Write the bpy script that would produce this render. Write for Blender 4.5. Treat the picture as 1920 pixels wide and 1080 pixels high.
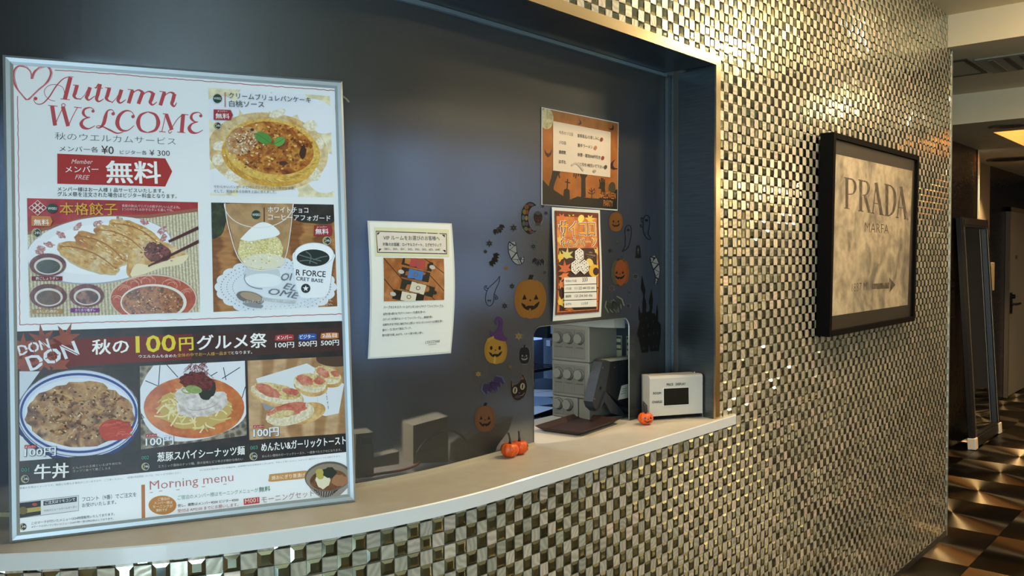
import bpy, math, random
import numpy as np
from mathutils import Vector, Matrix
random.seed(7); rng = np.random.default_rng(7)
for o in list(bpy.data.objects): bpy.data.objects.remove(o)
SC = bpy.context.scene; COL = SC.collection
R = math.radians

# ------------------------------------------------------------------ camera, world, lights
FPX = 1604.2; H = 1.505
PITCH, ROLL, YAW = R(2.0073), R(-0.3381), R(41.4377)
fwd = Vector((math.cos(YAW)*math.cos(PITCH), math.sin(YAW)*math.cos(PITCH), -math.sin(PITCH)))
r0 = Vector((math.sin(YAW), -math.cos(YAW), 0)); u0 = r0.cross(fwd)
rgt = math.cos(ROLL)*r0 + math.sin(ROLL)*u0; upv = -math.sin(ROLL)*r0 + math.cos(ROLL)*u0
CAM = Vector((0, 0, H))
cd = bpy.data.cameras.new('camera'); cam = bpy.data.objects.new('camera', cd); COL.objects.link(cam)
cd.sensor_width = 36; cd.sensor_fit = 'HORIZONTAL'; cd.lens = FPX/1920*36; cd.clip_start = 0.02; cd.clip_end = 100
mw = Matrix((rgt, upv, -fwd)).transposed().to_4x4(); mw.translation = CAM; cam.matrix_world = mw
SC.camera = cam
SC.view_settings.view_transform = 'Standard'; SC.view_settings.look = 'None'
SC.view_settings.gamma = 1; SC.view_settings.use_curve_mapping = False
SC.view_settings.exposure = 0.0
SC.cycles.caustics_reflective = False; SC.cycles.caustics_refractive = False
SC.cycles.sample_clamp_indirect = 8

w = bpy.data.worlds.new('World'); SC.world = w; w.use_nodes = True
bg = w.node_tree.nodes['Background']; bg.inputs[0].default_value = (0.62, 0.85, 1.0, 1); bg.inputs[1].default_value = 8.5

def area(name, loc, size, energy, color, target=None, sizey=None, shape='RECTANGLE', portal=False, spread=None):
    l = bpy.data.lights.new(name, 'AREA'); l.energy = energy; l.color = color
    l.shape = shape; l.size = size; l.size_y = sizey or size
    if spread: l.spread = spread
    if portal: l.cycles.is_portal = True
    o = bpy.data.objects.new(name, l); COL.objects.link(o); o.location = loc
    d = (Vector(target)-Vector(loc)) if target else Vector((0, 0, -1))
    o.rotation_euler = d.to_track_quat('-Z', 'Y').to_euler()
    return o
WARM = (1.0, 0.77, 0.47)
# daylight enters through the glazed entrance in the left wall
area('window_portal', (-0.99, -1.35, 1.25), 2.45, 1, (1, 1, 1), (1, -1.35, 1.25), 2.7, portal=True)
# warm recessed downlights in the lobby ceiling
for i, (x, y, e) in enumerate([(2.2, .70, 12), (2.75, .70, 21), (3.5, .55, 16), (4.3, .1, 11), (2.4, -1.6, 5), (3.8, -1.4, 12), (9.2, -2.4, 70), (10.6, -2.4, 90), (5.9, -.9, 10), (9.4, .6, 7)]):
    area('ceiling_downlight', (x, y, 2.749 if x < 4.8 else (2.583 if x < 6.3 else 2.383)), .13, e, WARM, shape='DISK', sizey=.13)
l = bpy.data.lights.new('ceiling_bulb', 'POINT'); l.energy = 12; l.color = WARM; l.shadow_soft_size = .05
o = bpy.data.objects.new('ceiling_bulb', l); COL.objects.link(o); o.location = (4.25, .35, 2.64)
l = bpy.data.lights.new('beam_warm_fill', 'POINT'); l.energy = 4.5; l.color = WARM; l.shadow_soft_size = .04  # unseen point light added to warm the face of the second beam
o = bpy.data.objects.new('beam_warm_fill', l); COL.objects.link(o); o.location = (5.75, .35, 2.50)
# unseen cool light, added to tint the office blue
area('office_blue_fill', (1.7, 3.5, 2.20), .6, 42, (.45, .68, 1.0), sizey=.12)
area('office_desk_fill', (1.03, 1.70, 1.655), .12, 10, (1.0, .88, .70), (1.40, 1.58, 1.0), .12)  # unseen light added to brighten the things blurred behind the screen
area('office_counter_fill', (1.35, 2.2, 2.60), .5, 3.0, (1.0, .88, .7), sizey=.3)  # unseen fill added above the office side of the counter

# ------------------------------------------------------------------ helpers
def s2l(c):
    c = c/255; return c/12.92 if c <= .04045 else ((c+.055)/1.055)**2.4
def hx(h, k=1.0):
    h = h.lstrip('#'); return tuple(min(1, s2l(int(h[i:i+2], 16))*k) for i in (0, 2, 4))+(1,)
_m = {}
def M(h, rough=.5, metal=0, coat=0, emit=0, spec=.5, name=None):
    key = (h, rough, metal, coat, emit, spec)
    if key in _m: return _m[key]
    m = bpy.data.materials.new(name or 'paint_'+h.strip('#')); m.use_nodes = True
    b = m.node_tree.nodes['Principled BSDF']
    b.inputs['Base Color'].default_value = hx(h); b.inputs['Roughness'].default_value = rough
    b.inputs['Metallic'].default_value = metal; b.inputs['Coat Weight'].default_value = coat
    b.inputs['Coat Roughness'].default_value = .06; b.inputs['Specular IOR Level'].default_value = spec
    if emit: b.inputs['Emission Color'].default_value = hx(h); b.inputs['Emission Strength'].default_value = emit
    _m[key] = m; return m
def I(h): return M(h, .5, coat=.06, spec=.3)             # printing ink
def noisy(name, cols, scale=40, rough=.45, kind='noise', dist=0., detail=5, stretch=(1, 1, 1), bump=0, metal=0, coat=0, coord='Object', lo=.3, hi=.7, fine=None):
    fine = (.45 if coat else 0) if fine is None else fine
    if name in _m: return _m[name]
    m = bpy.data.materials.new(name); m.use_nodes = True; nt = m.node_tree; b = nt.nodes['Principled BSDF']
    tc = nt.nodes.new('ShaderNodeTexCoord'); mp = nt.nodes.new('ShaderNodeMapping'); mp.inputs['Scale'].default_value = stretch
    nt.links.new(tc.outputs[coord], mp.inputs[0])
    if kind == 'voronoi':
        n = nt.nodes.new('ShaderNodeTexVoronoi'); out = n.outputs['Distance']; n.inputs['Scale'].default_value = scale
    elif kind == 'wave':
        n = nt.nodes.new('ShaderNodeTexWave'); out = n.outputs['Fac']; n.inputs['Scale'].default_value = scale; n.inputs['Distortion'].default_value = dist; n.inputs['Detail'].default_value = detail
    else:
        n = nt.nodes.new('ShaderNodeTexNoise'); out = n.outputs['Fac']; n.inputs['Scale'].default_value = scale; n.inputs['Detail'].default_value = detail; n.inputs['Distortion'].default_value = dist
    nt.links.new(mp.outputs[0], n.inputs['Vector'])
    cr = nt.nodes.new('ShaderNodeValToRGB'); nt.links.new(out, cr.inputs[0]); el = cr.color_ramp.elements
    for k in range(len(cols)-2): el.new(.5)
    for k, c in enumerate(cols):
        el[k].position = lo+(hi-lo)*k/(len(cols)-1); el[k].color = hx(c)
    csock = cr.outputs[0]
    if fine:                                       # grain of the printed picture
        n2 = nt.nodes.new('ShaderNodeTexNoise'); n2.inputs['Scale'].default_value = scale*5; n2.inputs['Detail'].default_value = 3; nt.links.new(mp.outputs[0], n2.inputs['Vector'])
        c2 = nt.nodes.new('ShaderNodeValToRGB'); nt.links.new(n2.outputs['Fac'], c2.inputs[0]); c2.color_ramp.elements[0].position = .36; c2.color_ramp.elements[1].position = .62; c2.color_ramp.elements[0].color = (.42, .36, .32, 1); c2.color_ramp.elements[1].color = (1, 1, 1, 1)
        mx = nt.nodes.new('ShaderNodeMix'); mx.data_type = 'RGBA'; mx.blend_type = 'MULTIPLY'; mx.inputs['Factor'].default_value = fine; nt.links.new(csock, mx.inputs[6]); nt.links.new(c2.outputs[0], mx.inputs[7]); csock = mx.outputs[2]
    nt.links.new(csock, b.inputs['Base Color']); b.inputs['Roughness'].default_value = rough
    b.inputs['Metallic'].default_value = metal; b.inputs['Coat Weight'].default_value = coat*.2; b.inputs['Specular IOR Level'].default_value = .3 if coat else .5
    if bump:
        bp = nt.nodes.new('ShaderNodeBump'); bp.inputs['Strength'].default_value = bump; bp.inputs['Distance'].default_value = .002
        nt.links.new(out, bp.inputs['Height']); nt.links.new(bp.outputs[0], b.inputs['Normal'])
    _m[name] = m; return m

def mesh_obj(name, verts, faces, mats, parent=None, mi=None, smooth=False, origin=None):
    """one mesh object from world coordinates; under a parent the coordinates stay relative to it"""
    off = Vector(parent.location) if parent else Vector(origin if origin is not None else (0, 0, 0))
    if parent and parent.parent: off = off+Vector(parent.parent.location)
    me = bpy.data.meshes.new(name)
    me.from_pydata([tuple(Vector(v)-off) for v in verts], [], faces)
    for m in (mats if isinstance(mats, (list, tuple)) else [mats]): me.materials.append(m)
    if mi is not None: me.polygons.foreach_set('material_index', mi)
    if smooth: me.polygons.foreach_set('use_smooth', [True]*len(me.polygons))
    me.update()
    o = bpy.data.objects.new(name, me); COL.objects.link(o)
    if parent: o.parent = parent
    else: o.location = off
    return o
def tag(o, label, cat, group=None):
    o['label'] = label; o['category'] = cat
    if group: o['group'] = group
    return o
def thing(name, label, cat, loc, group=None):
    o = bpy.data.objects.new(name, None); COL.objects.link(o); o.location = loc; o.empty_display_size = .05
    return tag(o, label, cat, group)
def struct(o): o['kind'] = 'structure'; return o

class MB:                                         # collects solid shapes for one mesh
    def __init__(s): s.v = []; s.f = []; s.mi = []
    def add(s, v, f, mi=0):
        n = len(s.v); s.v += [tuple(p) for p in v]; s.f += [[i+n for i in q] for q in f]; s.mi += [mi]*len(f)
    def box(s, x0, x1, y0, y1, z0, z1, mi=0, T=None, bev=0):
        if bev:
            c = Vector(((x0+x1)/2, (y0+y1)/2, (z0+z1)/2)); h = ((x1-x0)/2, (y1-y0)/2, (z1-z0)/2)
            v = []; idx = {}
            for sx in (-1, 1):
                for sy in (-1, 1):
                    for sz in (-1, 1):
                        for a in range(3):
                            p = [sx*h[0], sy*h[1], sz*h[2]]
                            for k in range(3):
                                if k != a: p[k] -= bev*(sx, sy, sz)[k]
                            idx[(sx, sy, sz, a)] = len(v); v.append(c+Vector(p))
            f = []
            for a in range(3):
                b, d = (a+1) % 3, (a+2) % 3
                for s_ in (-1, 1):
                    q = []
                    for (i, j) in ((-1, -1), (1, -1), (1, 1), (-1, 1)):
                        k = [0]*3; k[a] = s_; k[b] = i; k[d] = j; q.append(idx[(*k, a)])
                    f.append(q if s_ > 0 else q[::-1])
                for i in (-1, 1):
                    for j in (-1, 1):
                        k0 = [0]*3; k0[a] = -1; k0[b] = i; k0[d] = j; k1 = list(k0); k1[a] = 1
                        q = [idx[(*k0, b)], idx[(*k1, b)], idx[(*k1, d)], idx[(*k0, d)]]
                        f.append(q if i*j < 0 else q[::-1])
            for sx in (-1, 1):
                for sy in (-1, 1):
                    for sz in (-1, 1):
                        q = [idx[(sx, sy, sz, a)] for a in range(3)]
                        f.append(q if sx*sy*sz > 0 else q[::-1])
        else:
            v = [Vector((x, y, z)) for x in (x0, x1) for y in (y0, y1) for z in (z0, z1)]
            f = [[0, 1, 3, 2], [4, 6, 7, 5], [0, 4, 5, 1], [2, 3, 7, 6], [0, 2, 6, 4], [1, 5, 7, 3]]
        if T: v = [T @ p for p in v]
        s.add(v, f, mi); return s
    def prism(s, pts, d, mi=0):                   # polygon of 3-D points swept by the vector d
        n = len(pts); d = Vector(d); a = [Vector(p) for p in pts]
        s.add(a+[p+d for p in a], [list(range(n))[::-1], list(range(n, 2*n))]+[[i, (i+1) % n, n+(i+1) % n, n+i] for i in range(n)], mi); return s
    def lathe(s, prof, c, axis=(0, 0, 1), n=24, mi=0, lobes=0, amp=0, sx=1, sy=1):
        ax = Vector(axis).normalized(); t = Vector((1, 0, 0)) if abs(ax.x) < .9 else Vector((0, 1, 0))
        e1 = ax.cross(t).normalized(); e2 = ax.cross(e1); c = Vector(c); v = []
        for (r, h) in prof:
            for k in range(n):
                th = 2*math.pi*k/n; rr = r*(1-amp*(abs(math.cos(th*lobes/2)) < .28) if lobes else 1)
                v.append(c+ax*h+e1*rr*math.cos(th)*sx+e2*rr*math.sin(th)*sy)
        f = []
        for i in range(len(prof)-1):
            for k in range(n):
                a, b = i*n+k, i*n+(k+1) % n; f.append([a, b, b+n, a+n])
        f.append(list(range(n))[::-1]); f.append(list(range((len(prof)-1)*n, len(prof)*n)))
        s.add(v, f, mi); return s
    def tube(s, pts, r, n=8, mi=0):
        pts = [Vector(p) for p in pts]; v = []; f = []; rs = r if isinstance(r, (list, tuple)) else [r]*len(pts)
        for i, p in enumerate(pts):
            d = (pts[min(i+1, len(pts)-1)]-pts[max(i-1, 0)]).normalized()
            t = Vector((0, 0, 1)) if abs(d.z) < .9 else Vector((1, 0, 0)); a = d.cross(t).normalized(); b = d.cross(a)
            for k in range(n):
                th = 2*math.pi*k/n; v.append(p+(a*math.cos(th)+b*math.sin(th))*rs[i])
        for i in range(len(pts)-1):
            for k in range(n): f.append([i*n+k, i*n+(k+1) % n, (i+1)*n+(k+1) % n, (i+1)*n+k])
        f.append(list(range(n))[::-1]); f.append(list(range((len(pts)-1)*n, len(pts)*n)))
        s.add(v, f, mi); return s
    def build(s, name, mats, parent=None, smooth=False, origin=None):
        if parent is None and origin is None:
            a = np.array([tuple(p) for p in s.v]); origin = ((a[:, 0].min()+a[:, 0].max())/2, (a[:, 1].min()+a[:, 1].max())/2, a[:, 2].min())
        return mesh_obj(name, s.v, s.f, mats, parent, s.mi, smooth, origin)

def smooth_path(pts, k=6):
    p = [Vector(q) for q in pts]
    if len(p) < 3: return p
    out = []
    for i in range(len(p)-1):
        a = p[max(i-1, 0)]; b = p[i]; c = p[i+1]; d = p[min(i+2, len(p)-1)]
        for j in range(k):
            t = j/k; out.append(.5*((2*b)+(c-a)*t+(2*a-5*b+4*c-d)*t*t+(3*b-a-3*c+d)*t**3))
    return out+[p[-1]]

# sight lines of the photograph, used to measure where things stand on their real surfaces
def ray(x, y): return fwd+rgt*((x-960)/FPX)-upv*((y-540)/FPX)
def on_z(x, y, z): d = ray(x, y); return CAM+d*((z-H)/d.z)
def on_y(x, y, Y): d = ray(x, y); return CAM+d*(Y/d.y)
def on_x(x, y, X): d = ray(x, y); return CAM+d*(X/d.x)
class Plane:
    def __init__(s, O, U, V): s.O = Vector(O); s.U = Vector(U).normalized(); s.V = Vector(V).normalized(); s.N = s.U.cross(s.V)
    def pt(s, a, b, off=0): return s.O+s.U*a+s.V*b+s.N*off
    def inv(s, x, y):
        d = ray(x, y); P = CAM+d*((s.O-CAM).dot(s.N)/d.dot(s.N))-s.O; return P.dot(s.U), P.dot(s.V)
PX, PY, PC, PR = 1.42, 1.457, 2.55, 1.093          # hatch screen: flat run, then an arc of radius PR
class Screen:                                      # a = run along the screen, b = height
    def __init__(s, bulge=None): s.bulge = bulge
    def pt(s, a, b, off=0):
        off += s.bulge(a, b) if s.bulge else 0
        if a >= 0: return Vector((PX+a, PY-off, b))
        t = -a/PR; return Vector((PX-(PR+off)*math.sin(t), PC-(PR+off)*math.cos(t), b))
    def inv(s, x, y):
        o = 0; d = ray(x, y)
        for _ in range(4 if s.bulge else 1):
            P = CAM+d*((PY-o)/d.y)
            if P.x >= PX: a = P.x-PX
            else:
                dx, dy = d.x, d.y; r = PR+o; A = dx*dx+dy*dy; B = -2*(dx*PX+dy*PC); C_ = PX*PX+PC*PC-r*r
                P = CAM+d*((-B-math.sqrt(max(B*B-4*A*C_, 0)))/(2*A)); a = -PR*math.atan2(PX-P.x, PC-P.y)
            if s.bulge: o = s.bulge(a, P.z)
        return a, P.z

_tc = bpy.data.curves.new('lettering_source', 'FONT'); _to = bpy.data.objects.new('lettering_source', _tc); COL.objects.link(_to)
_tc.resolution_u = 2; _tc.fill_mode = 'FRONT'
def glyphs(body, bold=0, shear=0):
    _tc.body = body; _tc.offset = min(bold, 0); _tc.shear = shear
    dg = bpy.context.evaluated_depsgraph_get(); dg.update(); ev = _to.evaluated_get(dg); me = ev.to_mesh()
    v = np.empty(len(me.vertices)*3); me.vertices.foreach_get('co', v); v = v.reshape(-1, 3)[:, :2]
    f = [list(p.vertices) for p in me.polygons]; ev.to_mesh_clear(); return v, f

class Art:                                         # flat printed shapes laid on a surface, each a hair above the last
    def __init__(s, surf, base=.0004, step=.000012): s.S = surf; s.h = base; s.step = step; s.v = []; s.f = []; s.m = []; s.mats = []; s.q = (0, 0, 1); s.clip = None
    def Z(s, x0, y0, k): s.q = (x0, y0, k); return s
    def px(s, p): x0, y0, k = s.q; return x0+p[0]/k, y0+p[1]/k
    def ab(s, p): return s.S.inv(*s.px(p))
    def mi(s, m):
        if m not in s.mats: s.mats.append(m)
        return s.mats.index(m)
    def setclip(s, pts): s.clip = [s.ab(p) for p in pts] if pts else None
    def up(s): s.h += s.step; return s.h
    def _clip(s, P):
        if not s.clip: return P
        C_ = s.clip; ar = sum(C_[i][0]*C_[(i+1) % len(C_)][1]-C_[(i+1) % len(C_)][0]*C_[i][1] for i in range(len(C_)))
        if ar < 0: C_ = C_[::-1]
        for i in range(len(C_)):
            a, b = C_[i], C_[(i+1) % len(C_)]; out = []
            side = lambda p: (b[0]-a[0])*(p[1]-a[1])-(b[1]-a[1])*(p[0]-a[0])
            for j in range(len(P)):
                p, q = P[j], P[(j+1) % len(P)]; sp, sq = side(p), side(q)
                if sp >= 0: out.append(p)
                if (sp >= 0) != (sq >= 0):
                    t = sp/(sp-sq); out.append((p[0]+(q[0]-p[0])*t, p[1]+(q[1]-p[1])*t))
            P = out
            if len(P) < 3: return []
        return P
    def polyab(s, P, m, h=None):
        P = s._clip(P)
        if len(P) < 3: return
        ar = sum(P[i][0]*P[(i+1) % len(P)][1]-P[(i+1) % len(P)][0]*P[i][1] for i in range(len(P)))
        if ar < 0: P = P[::-1]
        h = s.up() if h is None else h
        parts = [P]
        if getattr(s.S, 'bulge', None):            # follow the curl of the sheet in narrow bands
            lo, hi = min(p[1] for p in P), max(p[1] for p in P); nb = max(1, math.ceil((hi-lo)/.012)); parts = []
            for k in range(nb):
                z0, z1 = lo+(hi-lo)*k/nb, lo+(hi-lo)*(k+1)/nb; Q = P
                for sg, zz in ((1, z0), (-1, z1)):
                    o = []
                    for j in range(len(Q)):
                        p, q = Q[j], Q[(j+1) % len(Q)]; sp, sq = sg*(p[1]-zz), sg*(q[1]-zz)
                        if sp >= -1e-12: o.append(p)
                        if (sp >= -1e-12) != (sq >= -1e-12): t = sp/(sp-sq); o.append((p[0]+(q[0]-p[0])*t, zz))
                    Q = o
                    if len(Q) < 3: break
                if len(Q) >= 3: parts.append(Q)
        for Q in parts:
            n = len(s.v); s.v += [s.S.pt(a, b, h) for a, b in Q]; s.f.append(list(range(n, n+len(Q)))); s.m.append(s.mi(m))
    def poly(s, pts, m): s.polyab([s.ab(p) for p in pts], m)
    def sub(s, pts, m, k=5):                       # closed smooth outline
        Q = smooth_path([Vector((p[0], p[1], 0)) for p in list(pts)+[pts[0]]], k)[:-1]; s.poly([(q.x, q.y) for q in Q], m)
    def rect(s, p, m, n=1, k=1):                   # grid between four corners (tl, tr, br, bl)
        h = s.up(); A = [s.ab(q) for q in p]
        def at(u, t):
            x = [(1-u)*(1-t)*A[3][i]+u*(1-t)*A[2][i]+u*t*A[1][i]+(1-u)*t*A[0][i] for i in (0, 1)]; return x
        b = len(s.v); s.v += [s.S.pt(*at(i/n, j/k), h) for j in range(k+1) for i in range(n+1)]
        for j in range(k):
            for i in range(n):
                c = b+j*(n+1)+i; s.f.append([c, c+1, c+n+2, c+n+1]); s.m.append(s.mi(m))
    def ell(s, cx, cy, rx, ry, m, rot=0, n=36, jag=0):
        c, d = math.cos(R(rot)), math.sin(R(rot)); P = []
        for i in range(n):
            t = 2*math.pi*i/n; k = 1+jag*(random.random()-.5)
            x, y = rx*k*math.cos(t), ry*k*math.sin(t); P.append((cx+x*c-y*d, cy+x*d+y*c))
        s.poly(P, m)
    def ring(s, cx, cy, rx, ry, w, m, rot=0, n=40, a0=0, a1=360):
        c, d = math.cos(R(rot)), math.sin(R(rot)); P = []
        for i in range(n+1):
            t = R(a0+(a1-a0)*i/n); x, y = rx*math.cos(t), ry*math.sin(t); P.append((cx+x*c-y*d, cy+x*d+y*c))
        s.stroke(P, w, m, False)
    def stroke(s, pts, w, m, curve=True, k=6):
        P = [Vector((p[0], p[1], 0)) for p in pts]; W = w if isinstance(w, (list, tuple)) else [w]*len(P)
        if curve and len(P) > 2:
            Q = smooth_path(P, k); W = [W[min(int(i/k), len(W)-1)]*(1-(i % k)/k)+W[min(int(i/k)+1, len(W)-1)]*((i % k)/k) for i in range(len(Q))]; P = Q
        L = []; Rr = []
        for i, p in enumerate(P):
            d = P[min(i+1, len(P)-1)]-P[max(i-1, 0)]
            if d.length < 1e-9: d = Vector((1, 0, 0))
            d.normalize(); nrm = Vector((-d.y, d.x, 0))*W[i]/2; L.append((p+nrm)[:2]); Rr.append((p-nrm)[:2])
        h = s.up()
        for i in range(len(P)-1): s.polyab([s.ab(q) for q in (L[i], L[i+1], Rr[i+1], Rr[i])], m, h)
    def text(s, body, x0, y0, x1, y1, hh, m, bold=0, shear=0):
        v, f = glyphs(body, bold, shear)
        if not len(v): return
        A = Vector(s.ab((x0, y0))); B = Vector(s.ab((x1, y1))); T = Vector(s.ab((x0, y0-hh)))
        e = (B-A); L = e.length; e.normalize(); nn = Vector((-e.y, e.x)); Hh = (T-A).dot(nn)
        mn = v.min(0); mx = v.max(0); h = s.up(); n = len(s.v)
        u = (v-mn)/(mx-mn); mi = s.mi(m)
        k = max(bold, 0)*1.1*Hh                     # heavier lettering: the same glyphs struck again a hair apart
        for dx, dy in (((-k, -k*.6), (k, -k*.6), (k, k*.6), (-k, k*.6), (0, 0)) if k else ((0, 0),)):
            n = len(s.v)
            for a, b in u:
                q = A+e*(a*L+dx)+nn*(b*Hh+dy); s.v.append(s.S.pt(q.x, q.y, h))
            h += 2e-5; s.h = h
            for q in f: s.f.append([i+n for i in q]); s.m.append(mi)
    def star(s, cx, cy, r, m, n=6, inner=.5, rot=0, sx=1):
        s.poly([(cx+sx*r*(1 if i % 2 == 0 else inner)*math.sin(R(rot)+math.pi*i/n), cy-r*(1 if i % 2 == 0 else inner)*math.cos(R(rot)+math.pi*i/n)) for i in range(2*n)], m)
    def build(s, name, parent=None):
        if not s.v: return None
        a = np.array([tuple(p) for p in s.v]); c = tuple(a.mean(0)) if parent is None else None
        return mesh_obj(name, s.v, s.f, s.mats, parent, s.m, False, c)

# ------------------------------------------------------------------ setting: shell of the lobby
PAINT = M('#dccaa4', .6, name='ceiling_paint')
WALLP = M('#b9aa92', .7)
DARKM = M('#1b1a18', .5)
XB, ZC, ZS, XS, ZL = 4.875, 2.753, 2.587, 6.341, 2.387     # main ceiling, first beam, soffit, second beam, low ceiling
WY = 1.268                                                  # face of the mosaic wall
LX0, LX1, LY0, LY1 = 6.93, 7.99, .42, 1.499                 # opening of the recessed light
c = MB(); Y0, Y1 = -3.2, 4.2
c.box(-1.1, XB, Y0, Y1, ZC, ZC+.1)
c.box(XB, XS, Y0, Y1, ZS, ZC+.1)
c.box(XS, LX0, Y0, Y1, ZL, ZC+.1); c.box(LX1, 13.2, Y0, Y1, ZL, ZC+.1)
c.box(LX0, LX1, Y0, LY0, ZL, ZC+.1); c.box(LX0, LX1, LY1, Y1, ZL, ZC+.1); c.box(LX0, LX1, LY0, LY1, ZL+.2, ZC+.1)
struct(c.build('ceiling', PAINT))
# floor of brushed metal tiles, each turned round its own centre
fm = bpy.data.materials.new('brushed_tile_floor'); fm.use_nodes = True; nt = fm.node_tree; N = nt.nodes.new; L = nt.links.new; b = nt.nodes['Principled BSDF']
geo = N('ShaderNodeNewGeometry'); sep = N('ShaderNodeSeparateXYZ'); L(geo.outputs['Position'], sep.inputs[0])
def mth(op, a, b_=None):
    n = N('ShaderNodeMath'); n.operation = op
    for k, v in enumerate((a, b_)):
        if v is None: continue
        if isinstance(v, (int, float)): n.inputs[k].default_value = v
        else: L(v, n.inputs[k])
    return n.outputs[0]
TS = .605
cells = []; loc = []
for sock, o0 in ((sep.outputs[0], 4.52-10*TS), (sep.outputs[1], 1.055-10*TS)):
    t = mth('DIVIDE', mth('SUBTRACT', sock, o0), TS); fl = mth('FLOOR', t); cells.append(fl); loc.append(mth('SUBTRACT', mth('SUBTRACT', t, fl), .5))
cmb = N('ShaderNodeCombineXYZ'); L(loc[0], cmb.inputs[0]); L(loc[1], cmb.inputs[1])
nrm = N('ShaderNodeVectorMath'); nrm.operation = 'NORMALIZE'; L(cmb.outputs[0], nrm.inputs[0]); L(nrm.outputs[0], b.inputs['Tangent'])
rad = mth('SQRT', mth('ADD', mth('MULTIPLY', loc[0], loc[0]), mth('MULTIPLY', loc[1], loc[1])))
par = mth('ABSOLUTE', mth('MODULO', mth('ADD', cells[0], cells[1]), 2))
wn = N('ShaderNodeTexNoise'); wn.noise_dimensions = '1D'; wn.inputs['Scale'].default_value = 260; L(rad, wn.inputs['W'])
edge = mth('GREATER_THAN', mth('MAXIMUM', mth('ABSOLUTE', loc[0]), mth('ABSOLUTE', loc[1])), .496)
mx = N('ShaderNodeMix'); mx.data_type = 'RGBA'; L(par, mx.inputs['Factor']); mx.inputs[6].default_value = hx('#6a5e48'); mx.inputs[7].default_value = hx('#4e4534')
mx2 = N('ShaderNodeMix'); mx2.data_type = 'RGBA'; L(edge, mx2.inputs['Factor']); L(mx.outputs[2], mx2.inputs[6]); mx2.inputs[7].default_value = hx('#2a241a')
L(mx2.outputs[2], b.inputs['Base Color']); b.inputs['Metallic'].default_value = 1; b.inputs['Anisotropic'].default_value = .97
L(mth('ADD', mth('MULTIPLY', wn.outputs['Fac'], .05), .33), b.inputs['Roughness'])
c = MB(); c.box(-1.1, 13.2, -3.2, 4.2, -.1, 0); struct(c.build('floor', fm))
# outer walls; the left one holds the glazed entrance
c = MB(); c.box(-1.1, 13.2, -3.3, -3.2, 0, 2.8); struct(c.build('wall_rear', noisy('rear_wall_paint', ['#c8b898', '#d0c2a4'], 2, .6)))
c = MB(); c.box(-1.1, -1, -3.2, -2.7, 0, 2.8); c.box(-1.1, -1, 0, 4.2, 0, 2.8); c.box(-1.1, -1, -2.7, 0, 2.45, 2.8); struct(c.build('wall_left', WALLP))
c = MB()
for y in (-2.7, -1.35, -.05): c.box(-1.08, -1.02, y, y+.05, 0, 2.45)
c.box(-1.08, -1.02, -2.7, 0, 0, .06); struct(c.build('window_1', M('#3a3c3e', .35, 1)))
c = MB(); c.box(11.6, 11.7, -3.2, 4.2, 0, 2.8); struct(c.build('wall_far', M('#2a2520', .7)))
# office behind the hatch
OFFW = M('#8496ac', .7)
c = MB(); c.box(-1, .29, 1.915, 1.99, 0, 2.75, 1); c.box(-1, 5.0, 4.1, 4.2, 0, 2.75); c.box(.2, .28, 1.99, 4.1, 0, 2.75); c.box(5.02, 5.1, 1.84, 4.2, 0, 2.75); struct(c.build('wall_office', [OFFW, DARKM]))

# ------------------------------------------------------------------ mosaic wall: bevelled mirror and shell tiles, 30 mm, laid as a checkerboard
WC, WR = 1.40, PC-WY
def wallpt(s_, z, off=0):
    if s_ >= 0: return (WC+s_, WY-off, z)
    t = -s_/WR; return (WC-(WR+off)*math.sin(t), PC-(WR+off)*math.cos(t), z)
SMIN, SMAX, P_ = -R(60)*WR, 4.95-WC, .03
regions = [(SMIN, SMAX, .0, .974), (2.404-WC, SMAX, .974, ZC), (SMIN, 2.404-WC, 2.116, ZC)]
V = []; F = []; MI = []; RND = []
S0, Z0 = 2.58-WC, 1.505
for (sa, sb, za, zb) in regions:
    for i in range(math.floor((sa-S0)/P_), math.ceil((sb-S0)/P_)):
        for j in range(math.floor((za-Z0)/P_), math.ceil((zb-Z0)/P_)):
            ji = .0015 if i % 10 == 0 else .0006; jj = .0018 if j % 10 == 0 else .0006
            a, d = max(sa, S0+i*P_+ji), min(sb, S0+(i+1)*P_-.0006); e, g = max(za, Z0+j*P_+jj), min(zb, Z0+(j+1)*P_-.0006)
            if d-a < .003 or g-e < .003: continue
            n = len(V); q = random.random(); tx, ty = random.gauss(0, .014), random.gauss(0, .014)
            if (i+j) % 2:                              # mirror tile, raised centre, four bevels
                k = .0065; ia, id_, ie, ig = a+min(k, (d-a)/3), d-min(k, (d-a)/3), e+min(k, (g-e)/3), g-min(k, (g-e)/3)
                h0, h1 = -.0016, .0006+random.gauss(0, .00015)
                for (x, z, o) in ((a, e, h0), (d, e, h0), (d, g, h0), (a, g, h0), (ia, ie, h1), (id_, ie, h1), (id_, ig, h1), (ia, ig, h1)):
                    V.append(wallpt(x, z, o+(x-(a+d)/2)*tx+(z-(e+g)/2)*ty))
                F += [(n+4, n+5, n+6, n+7), (n, n+1, n+5, n+4), (n+1, n+2, n+6, n+5), (n+2, n+3, n+7, n+6), (n+3, n, n+4, n+7)]; MI += [0]*5; RND += [q]*20
            else:
                for (x, z) in ((a, e), (d, e), (d, g), (a, g)): V.append(wallpt(x, z, .0002+(x-(a+d)/2)*tx+(z-(e+g)/2)*ty))
                F.append((n, n+1, n+2, n+3)); MI.append(1); RND += [q]*4
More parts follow.
